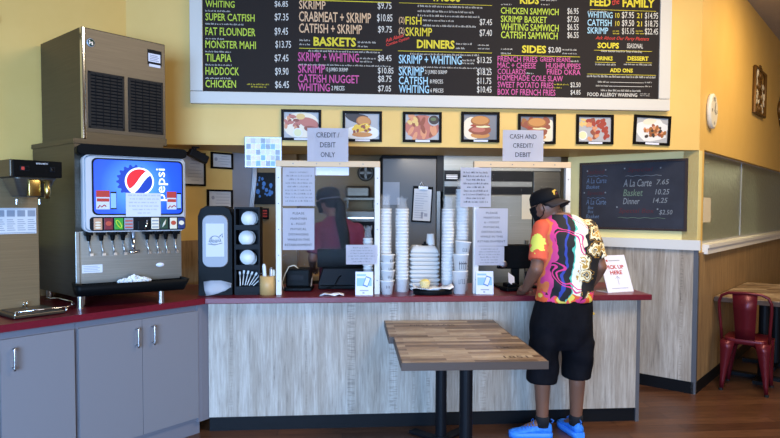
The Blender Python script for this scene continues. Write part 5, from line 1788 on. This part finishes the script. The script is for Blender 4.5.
MB().box(0.955, 5.603, 1.815, 1.06, 5.606, 1.855).build('name_plate', 'paper_dim', fr, world=True)
for a_, b_, m_ in ((0.936, 1.765, 'brushed_steel'), (1.772, 2.034, 'dull_steel')):
    d = MB().box(a_, 5.585, 0.12, b_, 5.618, 1.665 if a_ < 1 else 1.89, bev=0.006).build('door', m_, fr, world=True)
    MB().box((b_-0.07) if a_ < 1 else (a_+0.02), 5.56, 0.95, (b_-0.04) if a_ < 1 else (a_+0.045), 5.587, 1.25, bev=0.005).build('handle', 'dark_steel', d, world=True)
a = MB(); a.box(1.662, 5.581, 1.445, 1.758, 5.5835, 1.673); o = tag(a.build('paper_sheet', 'print_cream'), 'narrow cream sheet taped to the stainless refrigerator beside the cap', 'paper')

# ================================================================ RIGHT SIDE OF THE ROOM
def rw(s, t, z):                               # s along the right wall, t out into the room
    p = Vector(CP)+DR*s-DL*t
    return Vector((p.x, p.y, z))


def ontowall(name, s, z, label, cat):
    return empty(name, rw(s, 0.0, z), PI/4, label, cat)
# local x along the wall, -y out into the room


ck = ontowall('wall_clock', 0.32, 2.385, 'pale oval wall clock with dark numerals on the yellow wall', 'clock')
mb = MB(); mb.loft([[(0.125*math.cos(2*PI*k/40), y, 0.15*math.sin(2*PI*k/40)*1.0) for k in range(40)] for y in (-0.002, -0.028)] + [[(0.11*math.cos(2*PI*k/40), -0.035, 0.135*math.sin(2*PI*k/40)) for k in range(40)]])
mb.build('body', 'clock_face', ck)
mb = MB(); mb.text('12', facing((-0.03, -0.0375, 0.085), (1, 0, 0)), 0.05, 0.03, 0.02, 'L'); mb.text('6', facing((0, -0.0375, -0.115), (1, 0, 0)), 0.024, 0.03, 0.02, 'C'); mb.text('3', facing((0.075, -0.0375, -0.015), (1, 0, 0)), 0.022, 0.03, 0.02, 'C'); mb.text('9', facing((-0.08, -0.0375, -0.015), (1, 0, 0)), 0.022, 0.03, 0.02, 'C')
mb.build('numerals', 'ink', ck)
mb = MB(); mb.box(-0.006, -0.039, -0.002, 0.05, -0.0375, 0.004, M=Matrix.Rotation(0.5, 4, 'Y')); mb.box(-0.004, -0.041, -0.002, 0.004, -0.0395, 0.075, M=Matrix.Rotation(0.25, 4, 'Y')); mb.build('hands', 'ink', ck)


def iron(name, s, z, w, h, label, oval=False):
    r = ontowall(name, s, z, label, 'wall decoration')
    fr_ = MB()
    if not oval:
        fr_.tube([(-w, -0.02, -h), (w, -0.02, -h), (w, -0.02, h), (-w, -0.02, h)], 0.018, 8, True)
    else:
        fr_.tube([(w*math.cos(2*PI*k/24)*(1+0.12*math.cos(8*PI*k/24)), -0.02, h*math.sin(2*PI*k/24)*(1+0.12*math.cos(8*PI*k/24))) for k in range(24)], 0.028, 8, True)
    fr_.build('frame', 'bronze_iron', r)
    sc = MB()
    if not oval:
        for i in range(4):
            zc = -h+(i+0.5)*h/2
            for sg in (-1, 1):
                sc.tube([(sg*(0.02+0.012*t)*math.cos(t*0.9), -0.02, zc+(0.02+0.012*t)*math.sin(t*0.9)*0.9) for t in range(10)], 0.009, 6)
            sc.ball((0, -0.025, zc), 0.035, 1, 0.4, 1, 10)
        sc.build('scrolls', 'bronze_iron', r, smooth=True)
        lf = MB()
        rr = random.Random(14)
        for k in range(18): lf.ball((rr.uniform(-w*0.8, w*0.8), -0.022, rr.uniform(-h*0.9, h*0.9)), 0.04, 1.2, 0.2, 0.6, 8, Euler((0, rr.uniform(0, 3), 0)))
        lf.build('leaves', 'print_cream', r)
    else:
        MB().box(-w*0.75, -0.018, -h*0.75, w*0.75, -0.012, h*0.75).build('inset', 'clock_face', r)


iron('iron_panel', 2.41, 2.845, 0.24, 0.235, 'square bronze scrollwork panel on the yellow wall right of the clock') if False else None
iron('iron_panel', 2.38, 2.84, 0.30, 0.24, 'bronze scrollwork panel on the yellow wall right of the clock')
iron('ornate_frame', 3.92, 2.82, 0.22, 0.17, 'ornate dark frame on the yellow wall at right photo edge', True)
a = MB(); strip(CP, DR, -DL, 0.225, 0.46, -0.012, -0.009, 1.43, 1.645, a)
o = a.build('taped_notice', 'print_cream'); tag(o, 'small cream notice taped low on the left end of the frosted glass', 'notice')
# pale things standing behind the frosted glass
sv = empty('prep_cart', (3.75, 6.35, 0), PI/4, 'blurred steel cart standing behind the frosted glass', 'cart')
MB().box(-0.9, -0.2, 1.02, 0.9, 0.25, 1.06).build('top', 'brushed_steel', sv)
for x in (-0.86, 0.86):
    for y in (-0.17, 0.22): MB().box(x-0.02, y-0.02, 0, x+0.02, y+0.02, 1.02).build('leg', 'dark_steel', sv)
o = MB().box(-0.14, -0.10, 0, 0.14, 0.10, 0.52, bev=0.03).build('tall_carton', 'print_cream'); o.location = (3.72, 6.36, 1.06); o.rotation_euler = (0, 0, PI/4); tag(o, 'blurred tall cream carton seen through the frosted glass', 'carton')

# table and chairs by the right wall
tb = empty('dining_table', (3.93, 5.40, 0), 0, 'butcher block dining table by the frosted glass wall', 'table')
pA = rw(0.545, 0.02, 0)
mb = MB(); strip(pA, DR, -DL, 0, 1.40, 0.0, 0.66, 0.73, 0.765, mb)
mb.bm.transform(Matrix())
tp = mb.build('tabletop', 'far_tabletop', tb, world=True)
mb = MB(); strip(pA, DR, -DL, -0.004, 1.404, -0.004, 0.664, 0.722, 0.758, mb); mb.build('edge_band', 'table_edge', tb, world=True)
for s_ in (0.38, 1.02):
    c = pA+DR*s_-DL*0.33
    MB().cone((c.x, c.y, 0.03), (c.x, c.y, 0.73), 0.045).build('pedestal', 'table_black', tb, world=True)
    mb = MB(); strip(pA, DR, -DL, s_-0.04, s_+0.04, 0.05, 0.61, 0, 0.03, mb); strip(pA, DR, -DL, s_-0.26, s_+0.26, 0.29, 0.37, 0, 0.03, mb); mb.build('base', 'table_black', tb, world=True)


def cafe_chair(loc, rz, label):
    r = empty('cafe_chair', loc, rz, label, 'chair', 'red metal cafe chairs')
    # seat faces +y, backrest at -y
    mb = MB()
    sp = lambda w, d, z: [(x, y, z) for x, y in rrect(-w, -d, w, d, 0.06)]
    mb.loft([sp(0.155, 0.155, 0.405), sp(0.162, 0.162, 0.41), sp(0.165, 0.165, 0.448), sp(0.155, 0.155, 0.456), sp(0.11, 0.11, 0.446)])
    mb.build('seat', 'red_metal', r)
    for sx in (-1, 1):
        for sy in (-1, 1):
            mb = MB()
            top = Vector((sx*0.140, sy*0.140, 0.43)); bot = Vector((sx*0.168, sy*(0.17 if sy > 0 else 0.185), 0.012))
            rings = []
            for k in range(7):
                t = k/6
                c = top.lerp(bot, t)
                wd = 0.042*(1-t)**1.3+0.013
                rings.append([(c.x-sx*wd*0.2+dx*wd, c.y-sy*wd*0.2+dy*wd, c.z) for dx, dy in ((-1, -1), (1, -1), (1, 1), (-1, 1))])
            mb.loft(rings)
            lg = mb.build('leg', 'red_metal', r)
            MB().cone((bot.x, bot.y, 0.0), (bot.x, bot.y, 0.02), 0.017, seg=10).build('rubber_foot', 'rubber', lg)
    mb = MB()
    # arched aprons between the legs
    for q in range(4):
        Mq = Matrix.Rotation(q*PI/2, 4, 'Z')
        pts = [Mq @ Vector((-0.14+0.28*k/12, -0.155, 0.41-0.13*(abs(k-6)/6)**2.5)) for k in range(13)]
        top_ = [Mq @ Vector((-0.14+0.28*k/12, -0.155, 0.42)) for k in range(13)]
        mb.loft([pts, top_], cap=False, closed=False)
    bmesh.ops.solidify(mb.bm, geom=mb.bm.faces[:], thickness=0.004)
    mb.build('apron', 'red_metal', r)
    mb = MB()
    hoop = []
    for x, z in [(-0.175, 0.44), (-0.18, 0.55), (-0.19, 0.70), (-0.19, 0.77), (-0.17, 0.82), (-0.12, 0.845), (0, 0.852), (0.12, 0.845), (0.17, 0.82), (0.19, 0.77), (0.19, 0.70), (0.18, 0.55), (0.175, 0.44)]:
        hoop.append((x, -0.16-(z-0.44)*0.20, z))
    mb.tube(hoop, 0.012, 10)
    mb.build('back_hoop', 'red_metal', r, smooth=True)
    mb = MB()
    pl = []
    for z, w in ((0.45, 0.072), (0.55, 0.076), (0.70, 0.084), (0.842, 0.092)):
        y = -0.16-(z-0.44)*0.20
        pl.append([(-w, y-0.004, z), (w, y-0.004, z), (w, y+0.004, z), (-w, y+0.004, z)])
    mb.loft(pl)
    mb.build('back_splat', 'red_metal', r)
    return r


cafe_chair((3.48, 4.975, 0), rad(-42), 'red metal cafe chair with its back to the camera, by the right wall table')
cafe_chair((4.92, 5.75, 0), rad(130), 'red metal cafe chair on the far side of the right wall table')


# ================================================================ FRONT TABLES
def wood_table(x0, x1, y0, y1, label, px):
    root = empty('dining_table', ((x0+x1)/2, (y0+y1)/2, 0), rad(-1.0), label, 'table', 'reclaimed wood tables in front of the counter')
    w, d = (x1-x0)/2, (y1-y0)/2
    MB().box(-w+0.004, -d+0.004, 0.722, w-0.004, d-0.004, 0.76, bev=0.002).build('tabletop', 'reclaimed_tabletop', root)
    mb = MB(); t = 0.004
    mb.box(-w, -d, 0.718, w, -d+t, 0.759).box(-w, d-t, 0.718, w, d, 0.759).box(-w, -d+t, 0.718, -w+t, d-t, 0.759).box(w-t, -d+t, 0.718, w, d-t, 0.759)
    mb.build('edge_band', 'table_edge', root)
    MB().cone((px, 0, 0.025), (px, 0, 0.70), 0.0375, seg=24).build('pedestal', 'table_black', root, smooth=False)
    MB().box(px-0.20, -0.14, 0.700, px+0.20, 0.14, 0.717).build('top_plate', 'table_black', root)
    mb = MB()
    for k in range(2):
        mb.box(-0.25, -0.035, 0.0, 0.25, 0.035, 0.022, bev=0.006, M=Matrix.Translation((px, 0, 0)) @ Matrix.Rotation(PI/4+k*PI/2, 4, 'Z'))
    mb.cone((px, 0, 0.02), (px, 0, 0.045), 0.06, 0.045, seg=24)
    mb.build('base', 'table_black', root)
    return root


t1 = wood_table(0.305, 1.068, 3.065, 3.69, 'reclaimed wood pedestal table nearest the camera', 0.01)
t2 = wood_table(0.287, 1.055, 3.695, 4.236, 'reclaimed wood pedestal table pushed against the counter front', -0.02)
for t_, lines in ((t1, (('1851', 0.17, 0.05, 0.13, -0.24), ('TIMBER', 0.17, 0.05, 0.18, -0.02))), (t2, (('FIRST CLASS', -0.22, 0.05, 0.30, 0.06),))):
    mb = MB()
    for s_, x, h, w_, y in lines:
        mb.text(s_, Matrix.Translation((x, y, 0.7604)), w_, h, 0.01)
    mb.build('stenciled_lettering', 'table_edge', t_)


# ================================================================ PEOPLE
def caps(mb, p0, p1, r0, r1, seg=14, n=5):
    """tapered limb with rounded ends"""
    mb.cone(p0, p1, r0, r1, seg)
    mb.ball(p0, r0, seg=seg); mb.ball(p1, r1, seg=seg)


def hand(mb, wrist, direction, down, side, curl=0.5, k=1.0):
    """palm, four unequal bent fingers, thumb from the side of the palm"""
    d = Vector(direction).normalized(); dn = Vector(down).normalized(); sd = Vector(side).normalized()
    w = Vector(wrist)
    pc_ = w+d*0.045*k
    q = Matrix((sd, d, -dn)).transposed().to_euler()
    mb.ball(pc_, 0.045*k, 0.92, 1.1, 0.42, 14, q)
    mb.ball(w+d*0.075*k, 0.03*k, 1.25, 0.6, 0.5, 12, q)
    for i, (off, ln) in enumerate(((-0.031, 0.066), (-0.011, 0.076), (0.010, 0.072), (0.030, 0.056))):
        a0 = w+d*0.083*k+sd*off*k
        a1 = a0+(d*math.cos(curl*0.5)+dn*math.sin(curl*0.5))*ln*0.5*k
        a2 = a1+(d*math.cos(curl*1.1)+dn*math.sin(curl*1.1))*ln*0.32*k
        a3 = a2+(d*math.cos(curl*1.7)+dn*math.sin(curl*1.7))*ln*0.25*k
        caps(mb, a0, a1, 0.0095*k, 0.0088*k, 8); caps(mb, a1, a2, 0.0088*k, 0.008*k, 8); caps(mb, a2, a3, 0.008*k, 0.007*k, 8)
    t0 = w+d*0.028*k-sd*0.03*k
    t1 = t0+(d*0.55-sd*0.7+dn*0.2).normalized()*0.038*k
    t2 = t1+(d*0.85-sd*0.25+dn*0.3).normalized()*0.03*k
    caps(mb, t0, t1, 0.013*k, 0.0105*k, 8); caps(mb, t1, t2, 0.0105*k, 0.0085*k, 8)


def ring(c, rx, ry, z, n=28, rot=0.0, pw=2.3, dy=0.0):
    pts = []
    for k in range(n):
        a = 2*PI*k/n
        ca, sa = math.cos(a), math.sin(a)
        x = rx*math.copysign(abs(ca)**(2/pw), ca); y = ry*math.copysign(abs(sa)**(2/pw), sa)
        pts.append((c[0]+x*math.cos(rot)-y*math.sin(rot), c[1]+x*math.sin(rot)+y*math.cos(rot), z))
    return pts


# ---- the customer: back to the camera, head turned left and bowed, hands on the counter
cu = empty('person', (1.49, 3.96, 0), 0, 'customer in colourful printed shirt, black shorts and bright blue sneakers at the counter', 'person')
mb = MB()
# legs: left foot points to the left, right foot away from the camera
HL, KL, AL = Vector((1.37, 3.95, 0.88)), Vector((1.335, 3.985, 0.50)), Vector((1.348, 3.995, 0.10))
HR, KR, AR = Vector((1.56, 3.96, 0.88)), Vector((1.57, 3.97, 0.50)), Vector((1.588, 4.01, 0.10))
for H_, K_, A_ in ((HL, KL, AL), (HR, KR, AR)):
    caps(mb, H_, K_, 0.085, 0.06)
    calf = K_.lerp(A_, 0.3)+Vector((0, -0.012, 0))
    caps(mb, K_, calf, 0.056, 0.055); caps(mb, calf, A_, 0.055, 0.038)
caps(mb, AL, AL+Vector((-0.11, 0.03, -0.055)), 0.036, 0.03); caps(mb, AR, AR+Vector((-0.02, 0.11, -0.055)), 0.036, 0.03)
# trunk
mb.loft([ring((1.48, 3.955), 0.16, 0.11, 0.84), ring((1.48, 3.955), 0.165, 0.115, 0.95), ring((1.485, 3.96), 0.165, 0.115, 1.10), ring((1.485, 3.97), 0.175, 0.12, 1.30), ring((1.48, 3.985), 0.16, 0.10, 1.42), ring((1.465, 4.0), 0.09, 0.075, 1.48), ring((1.455, 4.005), 0.06, 0.06, 1.52)])
# neck and head
caps(mb, (1.46, 4.0, 1.455), (1.395, 4.03, 1.535), 0.060, 0.058)
HC = Vector((1.368, 4.045, 1.560))
hq = Euler((rad(-16), 0, rad(44)))            # +y of the head is the face direction before turning
HM = Matrix.Translation(HC) @ hq.to_matrix().to_4x4()


def hp(x, y, z):
    return HM @ Vector((x, y, z))


mb.ball(HC, 0.098, 0.80, 1.0, 1.10, 24, hq)
mb.ball(hp(0, 0.03, -0.06), 0.062, 0.85, 0.95, 0.9, 16, hq)
mb.ball(hp(0, 0.098, -0.012), 0.016, 0.8, 1, 1.2, 10, hq)
for sx in (-1, 1):
    mb.ball(hp(sx*0.079, -0.005, -0.012), 0.028, 0.35, 0.75, 1.1, 12, hq)
    mb.ball(hp(sx*0.03, 0.085, 0.015), 0.014, 1, 0.6, 0.7, 8, hq)
# arms
SL, EL, WL = Vector((1.335, 3.985, 1.405)), Vector((1.272, 3.92, 1.15)), Vector((1.262, 4.115, 1.0))
SR, ER, WR = Vector((1.635, 3.985, 1.405)), Vector((1.715, 3.955, 1.16)), Vector((1.715, 4.125, 1.0))
for S_, E_, W_ in ((SL, EL, WL), (SR, ER, WR)):
    caps(mb, S_, E_, 0.055, 0.044); caps(mb, E_, E_.lerp(W_, 0.35), 0.046, 0.045); caps(mb, E_.lerp(W_, 0.35), W_, 0.045, 0.029)
hand(mb, WL, (0.02, 0.85, -0.25), (0, -0.2, -1), (-1, 0, 0), 0.35)
hand(mb, WR, (-0.35, 0.8, -0.25), (0, -0.2, -1), (1, 0.3, 0), 0.35)
body = remeshed(mb, 0.008, 5).build('body', 'skin_brown', cu, smooth=True, world=True)

# shirt: boxy short-sleeved, hem at the hips
mb = MB()
mb.loft([ring((1.470, 3.955), 0.184, 0.150, 0.935, rot=0.0), ring((1.474, 3.95), 0.184, 0.150, 0.98), ring((1.485, 3.955), 0.187, 0.148, 1.08), ring((1.50, 3.96), 0.198, 0.150, 1.20), ring((1.508, 3.965), 0.205, 0.150, 1.30), ring((1.506, 3.975), 0.205, 0.140, 1.38), ring((1.50, 3.985), 0.182, 0.118, 1.435), ring((1.478, 3.995), 0.125, 0.092, 1.478), ring((1.46, 4.0), 0.082, 0.078, 1.508)])
for S_, E_, f in ((SL, EL, 0.80), (SR, ER, 0.80)):
    a_, b_ = S_, S_.lerp(E_, f)
    mb.ball(a_, 0.074, seg=16)
    mb.cone(a_, b_, 0.072, 0.068, 20)
n_ = remeshed(mb, 0.009, 4)
for v in n_.bm.verts:                          # cloth folds
    p = v.co
    k_ = 0.006*math.sin(p.z*34+p.x*16)*max(0, 1-abs(p.z-1.05)/0.16)+0.004*math.sin(p.x*48+p.z*9)*max(0, 1-abs(p.z-0.99)/0.12)+0.004*math.sin(p.z*30-p.x*26)*max(0, 1-abs(p.z-1.3)/0.15)
    c_ = Vector((1.488, 3.96, p.z))
    d_ = (p-c_)
    if d_.length > 1e-4:
        p += d_.normalized()*k_
n_.build('shirt', 'printed_shirt', cu, smooth=True, world=True)
# shorts: two wide legs past the knee
mb = MB()
mb.loft([ring((1.472, 3.955), 0.176, 0.143, 0.965), ring((1.464, 3.95), 0.192, 0.147, 0.88), ring((1.456, 3.95), 0.208, 0.150, 0.78), ring((1.455, 3.955), 0.209, 0.14, 0.68), ring((1.457, 3.96), 0.20, 0.12, 0.62)])
for (x0, x1, y0, y1, zb) in ((1.345, 1.336, 3.95, 3.98, 0.385), (1.575, 1.572, 3.96, 3.975, 0.412)):
    mb.loft([ring((x0+(0.02 if x0 < 1.45 else -0.02), y0), 0.075, 0.12, 0.80), ring((x0*0.6+x1*0.4, y0), 0.098, 0.128, 0.66), ring((x0*0.3+x1*0.7, y0*0.3+y1*0.7), 0.098, 0.112, 0.52), ring((x1, y1), 0.096, 0.106, zb)])
n_ = remeshed(mb, 0.010, 3)
for v in n_.bm.verts:
    p = v.co
    k_ = 0.006*math.sin(p.z*30+p.x*22)*max(0, 1-abs(p.z-0.55)/0.2)+0.004*math.sin(p.z*18-p.x*40)
    cx = 1.34 if p.x < 1.455 else 1.572
    d_ = p-Vector((cx if p.z < 0.7 else 1.48, 3.96, p.z))
    if d_.length > 1e-4: p += d_.normalized()*k_
shorts = n_.build('shorts', 'shorts_black', cu, smooth=True, world=True)
mb = MB(); mb.box(1.634, 3.90, 0.845, 1.662, 3.95, 0.86, bev=0.003); mb.build('pocket_tag', 'gold', shorts, world=True)


# sneakers
def sneaker(A_, d, label=None):
    d = Vector(d).normalized(); s = Vector((d.y, -d.x, 0))
    heel = Vector((A_.x, A_.y, 0))-d*0.062
    M_ = Matrix(((s.x, d.x, 0, heel.x), (s.y, d.y, 0, heel.y), (0, 0, 1, 0), (0, 0, 0, 1)))
    secs = [(0.0, 0.026, 0.055, 0.09), (0.02, 0.036, 0.05, 0.105), (0.06, 0.041, 0.05, 0.112), (0.10, 0.042, 0.05, 0.102), (0.14, 0.045, 0.045, 0.085), (0.19, 0.049, 0.04, 0.068), (0.23, 0.047, 0.036, 0.058), (0.262, 0.036, 0.032, 0.05), (0.28, 0.016, 0.03, 0.04)]
    up_ = MB(); rings = []
    for y, w, zm, zt_ in secs:
        rings.append([M_ @ Vector((w*math.cos(2*PI*k/20)*(1 if math.sin(2*PI*k/20) < 0 else 0.62+0.38*(1-math.sin(2*PI*k/20))), y, 0.022+(zt_-0.022)*(0.5+0.5*math.sin(2*PI*k/20)))) for k in range(20)])
    up_.loft(rings)
    sh_ = up_.build('sneaker', 'shoe_blue', cu, smooth=True, world=True)
    so = MB(); rings = []
    for y, w, zm, zt_ in secs:
        ww = w*1.08+0.002
        rings.append([M_ @ Vector((x, y*1.03-0.004, z)) for x, z in ((-ww, 0.001), (ww, 0.001), (ww*1.04, 0.022), (ww*0.96, 0.036), (-ww*0.96, 0.036), (-ww*1.04, 0.022))])
    so.loft(rings)
    so.build('sole', 'shoe_sole', sh_, world=True)
    la = MB()
    for k in range(5):
        y = 0.118+0.019*k; zt_ = 0.101-0.0085*k
        la.tube([M_ @ Vector((-0.03, y, zt_-0.014)), M_ @ Vector((-0.012, y+0.004, zt_+0.001)), M_ @ Vector((0.012, y-0.002, zt_+0.001)), M_ @ Vector((0.03, y, zt_-0.014))], 0.0035, 6)
    for sg in (-1, 1): la.tube([M_ @ Vector((0, 0.115, 0.104)), M_ @ Vector((sg*0.02, 0.12, 0.118)), M_ @ Vector((sg*0.034, 0.128, 0.105)), M_ @ Vector((sg*0.02, 0.13, 0.10))], 0.003, 6)
    la.tube([M_ @ Vector((0, -0.002, 0.10)), M_ @ Vector((0, -0.014, 0.115)), M_ @ Vector((0, 0.004, 0.125))], 0.005, 6)
    la.build('laces', 'shoe_lace', sh_, world=True)
    sk = MB(); sk.loft([ring((A_.x, A_.y), 0.043, 0.046, 0.075), ring((A_.x, A_.y), 0.044, 0.047, 0.135), ring((A_.x, A_.y), 0.042, 0.045, 0.148)]); sk.build('sock', 'sock_black', cu, smooth=True, world=True)


sneaker(AL, (-0.97, 0.16, 0))
sneaker(AR, (-0.10, 0.99, 0))
# cap worn backwards: brim over the nape, emblem above it
mb = MB()
cr = []
for k, (f, z) in enumerate(((1.0, 0.0), (1.0, 0.025), (0.96, 0.058), (0.80, 0.084), (0.5, 0.098), (0.12, 0.103))):
    cr.append([hp(0.084*f*math.cos(2*PI*i/28), -0.004+0.104*f*math.sin(2*PI*i/28), 0.018+z) for i in range(28)])
mb.loft(cr)
cap = mb.build('cap', 'cap_black', cu, smooth=True, world=True)
mb = MB(); mb.ball(hp(0, -0.002, 0.123), 0.008, 1, 1, 0.6, 10); mb.build('cap_button', 'cap_black', cap, world=True)
rows = []
for j in range(5):
    t = j/4
    rows.append([hp(0.082*math.sin(a)*(1-0.10*t), -0.004-0.100*math.cos(a)-0.070*t*(0.35+0.65*math.cos(a)), 0.026-0.040*t-0.02*(math.sin(a)**2)) for a in [(-1.25+2.5*i/14) for i in range(15)]])
mb = MB()
for j in range(4): mb.loft([rows[j], rows[j+1]], cap=False, closed=False)
bmesh.ops.remove_doubles(mb.bm, verts=mb.bm.verts, dist=1e-5)
bmesh.ops.solidify(mb.bm, geom=mb.bm.faces[:], thickness=0.004)
mb.build('cap_brim', 'cap_brim', cap, smooth=True, world=True)
mb = MB()
mb.ball(hp(-0.012, -0.096, 0.064), 0.026, 1.1, 0.22, 0.95, 14, hq)
for k in range(5): mb.ball(hp(-0.035+0.013*k, -0.098+0.002*abs(k-2), 0.083-0.004*abs(k-2)), 0.009, 1, 0.5, 1, 8, hq)
mb.build('cap_emblem', 'gold', cap, smooth=True, world=True)
mb = MB(); mb.ball(hp(-0.004, -0.1035, 0.058), 0.012, 1, 0.2, 1, 10, hq); mb.build('emblem_center', 'maroon_cloth', cap, world=True)
# face mask with loops round the ears
mb = MB()
rows = []
for z in (0.012, -0.02, -0.055, -0.09):
    rows.append([hp(0.075*math.sin(a)*(1 if z > -0.05 else 0.8), 0.012+(0.102 if z > -0.05 else 0.09)*math.cos(a), z) for a in [(-1.35+2.7*i/12) for i in range(13)]])
for j in range(3): mb.loft([rows[j], rows[j+1]], cap=False, closed=False)
bmesh.ops.remove_doubles(mb.bm, verts=mb.bm.verts, dist=1e-5)
bmesh.ops.solidify(mb.bm, geom=mb.bm.faces[:], thickness=0.003)
mk_ = mb.build('face_mask', 'cap_black', cu, smooth=True, world=True)
for sx in (-1, 1):
    mb = MB()
    mb.tube([hp(sx*0.074, 0.03, 0.005), hp(sx*0.086, 0.0, 0.026), hp(sx*0.090, -0.026, 0.012), hp(sx*0.088, -0.030, -0.03), hp(sx*0.076, -0.005, -0.06), hp(sx*0.066, 0.03, -0.075)], 0.0032, 6)
    mb.build('ear_loop', 'cap_black', mk_, smooth=True, world=True)
mb = MB(); mb.ball(hp(0, -0.022, 0.012), 0.092, 0.86, 0.9, 0.62, 18, hq); mb.build('hair', 'hair_black', cu, smooth=True, world=True)

# ---- the worker: behind the left shield, turned to the left, long dark hair down her back
wk = empty('person', (-0.03, 5.22, 0), 0, 'kitchen worker in maroon shirt and dark cap with long ponytail behind the left shield', 'person')
mb = MB()
for x in (-0.11, 0.06):
    caps(mb, (x, 5.22, 0.85), (x, 5.21, 0.48), 0.082, 0.055); caps(mb, (x, 5.21, 0.48), (x, 5.24, 0.08), 0.052, 0.036); caps(mb, (x, 5.24, 0.06), (x-0.09, 5.26, 0.035), 0.038, 0.03)
mb.loft([ring((-0.025, 5.22), 0.16, 0.11, 0.80), ring((-0.025, 5.22), 0.15, 0.105, 1.0), ring((-0.025, 5.22), 0.155, 0.11, 1.2), ring((-0.03, 5.225), 0.165, 0.10, 1.36), ring((-0.05, 5.23), 0.10, 0.075, 1.43), ring((-0.06, 5.235), 0.05, 0.05, 1.47)])
caps(mb, (-0.06, 5.235, 1.42), (-0.10, 5.25, 1.54), 0.052, 0.05)
WC = Vector((-0.122, 5.255, 1.60)); wq = Euler((rad(-8), 0, rad(62)))
WM = Matrix.Translation(WC) @ wq.to_matrix().to_4x4()


def wp(x, y, z):
    return WM @ Vector((x, y, z))


mb.ball(WC, 0.094, 0.80, 1.0, 1.10, 22, wq)
mb.ball(wp(0, 0.03, -0.058), 0.058, 0.85, 0.95, 0.9, 14, wq)
mb.ball(wp(0, 0.094, -0.012), 0.014, 0.8, 1, 1.2, 10, wq)
for sx in (-1, 1):
    mb.ball(wp(sx*0.075, -0.005, -0.012), 0.025, 0.35, 0.75, 1.1, 12, wq)
    mb.ball(wp(sx*0.03, 0.08, 0.015), 0.013, 1, 0.6, 0.7, 8, wq)
s1, e1, w1 = Vector((-0.19, 5.22, 1.36)), Vector((-0.25, 5.17, 1.12)), Vector((-0.26, 5.36, 1.02))
s2, e2, w2 = Vector((0.12, 5.23, 1.355)), Vector((0.17, 5.22, 1.10)), Vector((0.05, 5.42, 1.02))
for a_, b_, c_ in ((s1, e1, w1), (s2, e2, w2)):
    caps(mb, a_, b_, 0.05, 0.04); caps(mb, b_, c_, 0.04, 0.027)
hand(mb, w1, (0.1, 0.9, -0.2), (0, -0.2, -1), (-1, 0, 0), 0.7, 0.92)
hand(mb, w2, (-0.5, 0.8, -0.2), (0, -0.2, -1), (1, 0.4, 0), 0.7, 0.92)
remeshed(mb, 0.009, 5).build('body', 'skin_dark', wk, smooth=True, world=True)
mb = MB()
mb.loft([ring((-0.025, 5.22), 0.180, 0.135, 0.82), ring((-0.025, 5.22), 0.172, 0.13, 1.0), ring((-0.025, 5.22), 0.178, 0.135, 1.2), ring((-0.03, 5.225), 0.188, 0.125, 1.34), ring((-0.035, 5.23), 0.165, 0.105, 1.40), ring((-0.055, 5.235), 0.095, 0.075, 1.455), ring((-0.06, 5.235), 0.066, 0.063, 1.475)])
for a_, b_ in ((s1, e1), (s2, e2)):
    mb.ball(a_, 0.068); mb.cone(a_, a_.lerp(b_, 0.85), 0.068, 0.064, 18)
remeshed(mb, 0.010, 4).build('shirt', 'maroon_cloth', wk, smooth=True, world=True)
mb = MB()
mb.loft([ring((-0.025, 5.22), 0.172, 0.128, 0.92), ring((-0.025, 5.22), 0.178, 0.132, 0.75)])
for x in (-0.11, 0.06): mb.loft([ring((x, 5.22), 0.096, 0.11, 0.82), ring((x, 5.215), 0.075, 0.08, 0.45), ring((x, 5.235), 0.065, 0.07, 0.07)])
remeshed(mb, 0.011, 4).build('trousers', 'shorts_black', wk, smooth=True, world=True)
for x in (-0.11, 0.06):
    mb = MB(); mb.ball((x-0.045, 5.25, 0.032), 0.055, 1.9, 0.8, 0.57, 14); mb.build('shoe', 'rubber', wk, smooth=True, world=True)
mb = MB()
mb.ball(wp(0, -0.02, 0.012), 0.098, 0.90, 0.95, 0.95, 18, wq)
mb.tube([wp(0, -0.085, 0.0), wp(0.0, -0.115, -0.05), Vector((-0.015, 5.12, 1.45)), Vector((0.01, 5.085, 1.34)), Vector((0.025, 5.08, 1.22)), Vector((0.03, 5.085, 1.10))], [0.035, 0.042, 0.046, 0.047, 0.04, 0.018], 12)
remeshed(mb, 0.008, 4).build('hair', 'hair_black', wk, smooth=True, world=True)
mb = MB()
cr = []
for k, (f, z) in enumerate(((1.0, 0.0), (1.02, 0.025), (0.98, 0.055), (0.82, 0.083), (0.5, 0.099), (0.12, 0.104))):
    cr.append([wp(0.089*f*math.cos(2*PI*i/26), -0.006+0.106*f*math.sin(2*PI*i/26), 0.02+z) for i in range(26)])
mb.loft(cr)
wcap = mb.build('cap', 'dark_grey_plastic', wk, smooth=True, world=True)
mb = MB(); mb.tube([wp(0.09*math.sin(a), -0.004-0.108*math.cos(a), 0.022) for a in [(-1.9+3.8*i/16) for i in range(17)]], 0.004, 8); mb.build('cap_band', 'grey_steel_guard', wcap, smooth=True, world=True)
mb = MB()
rows = []
for z in (0.008, -0.02, -0.055, -0.088):
    rows.append([wp(0.072*math.sin(a)*(1 if z > -0.05 else 0.8), 0.012+(0.098 if z > -0.05 else 0.086)*math.cos(a), z) for a in [(-1.35+2.7*i/12) for i in range(13)]])
for j in range(3): mb.loft([rows[j], rows[j+1]], cap=False, closed=False)
bmesh.ops.remove_doubles(mb.bm, verts=mb.bm.verts, dist=1e-5)
bmesh.ops.solidify(mb.bm, geom=mb.bm.faces[:], thickness=0.003)
mb.build('face_mask', 'cap_black', wk, smooth=True, world=True)
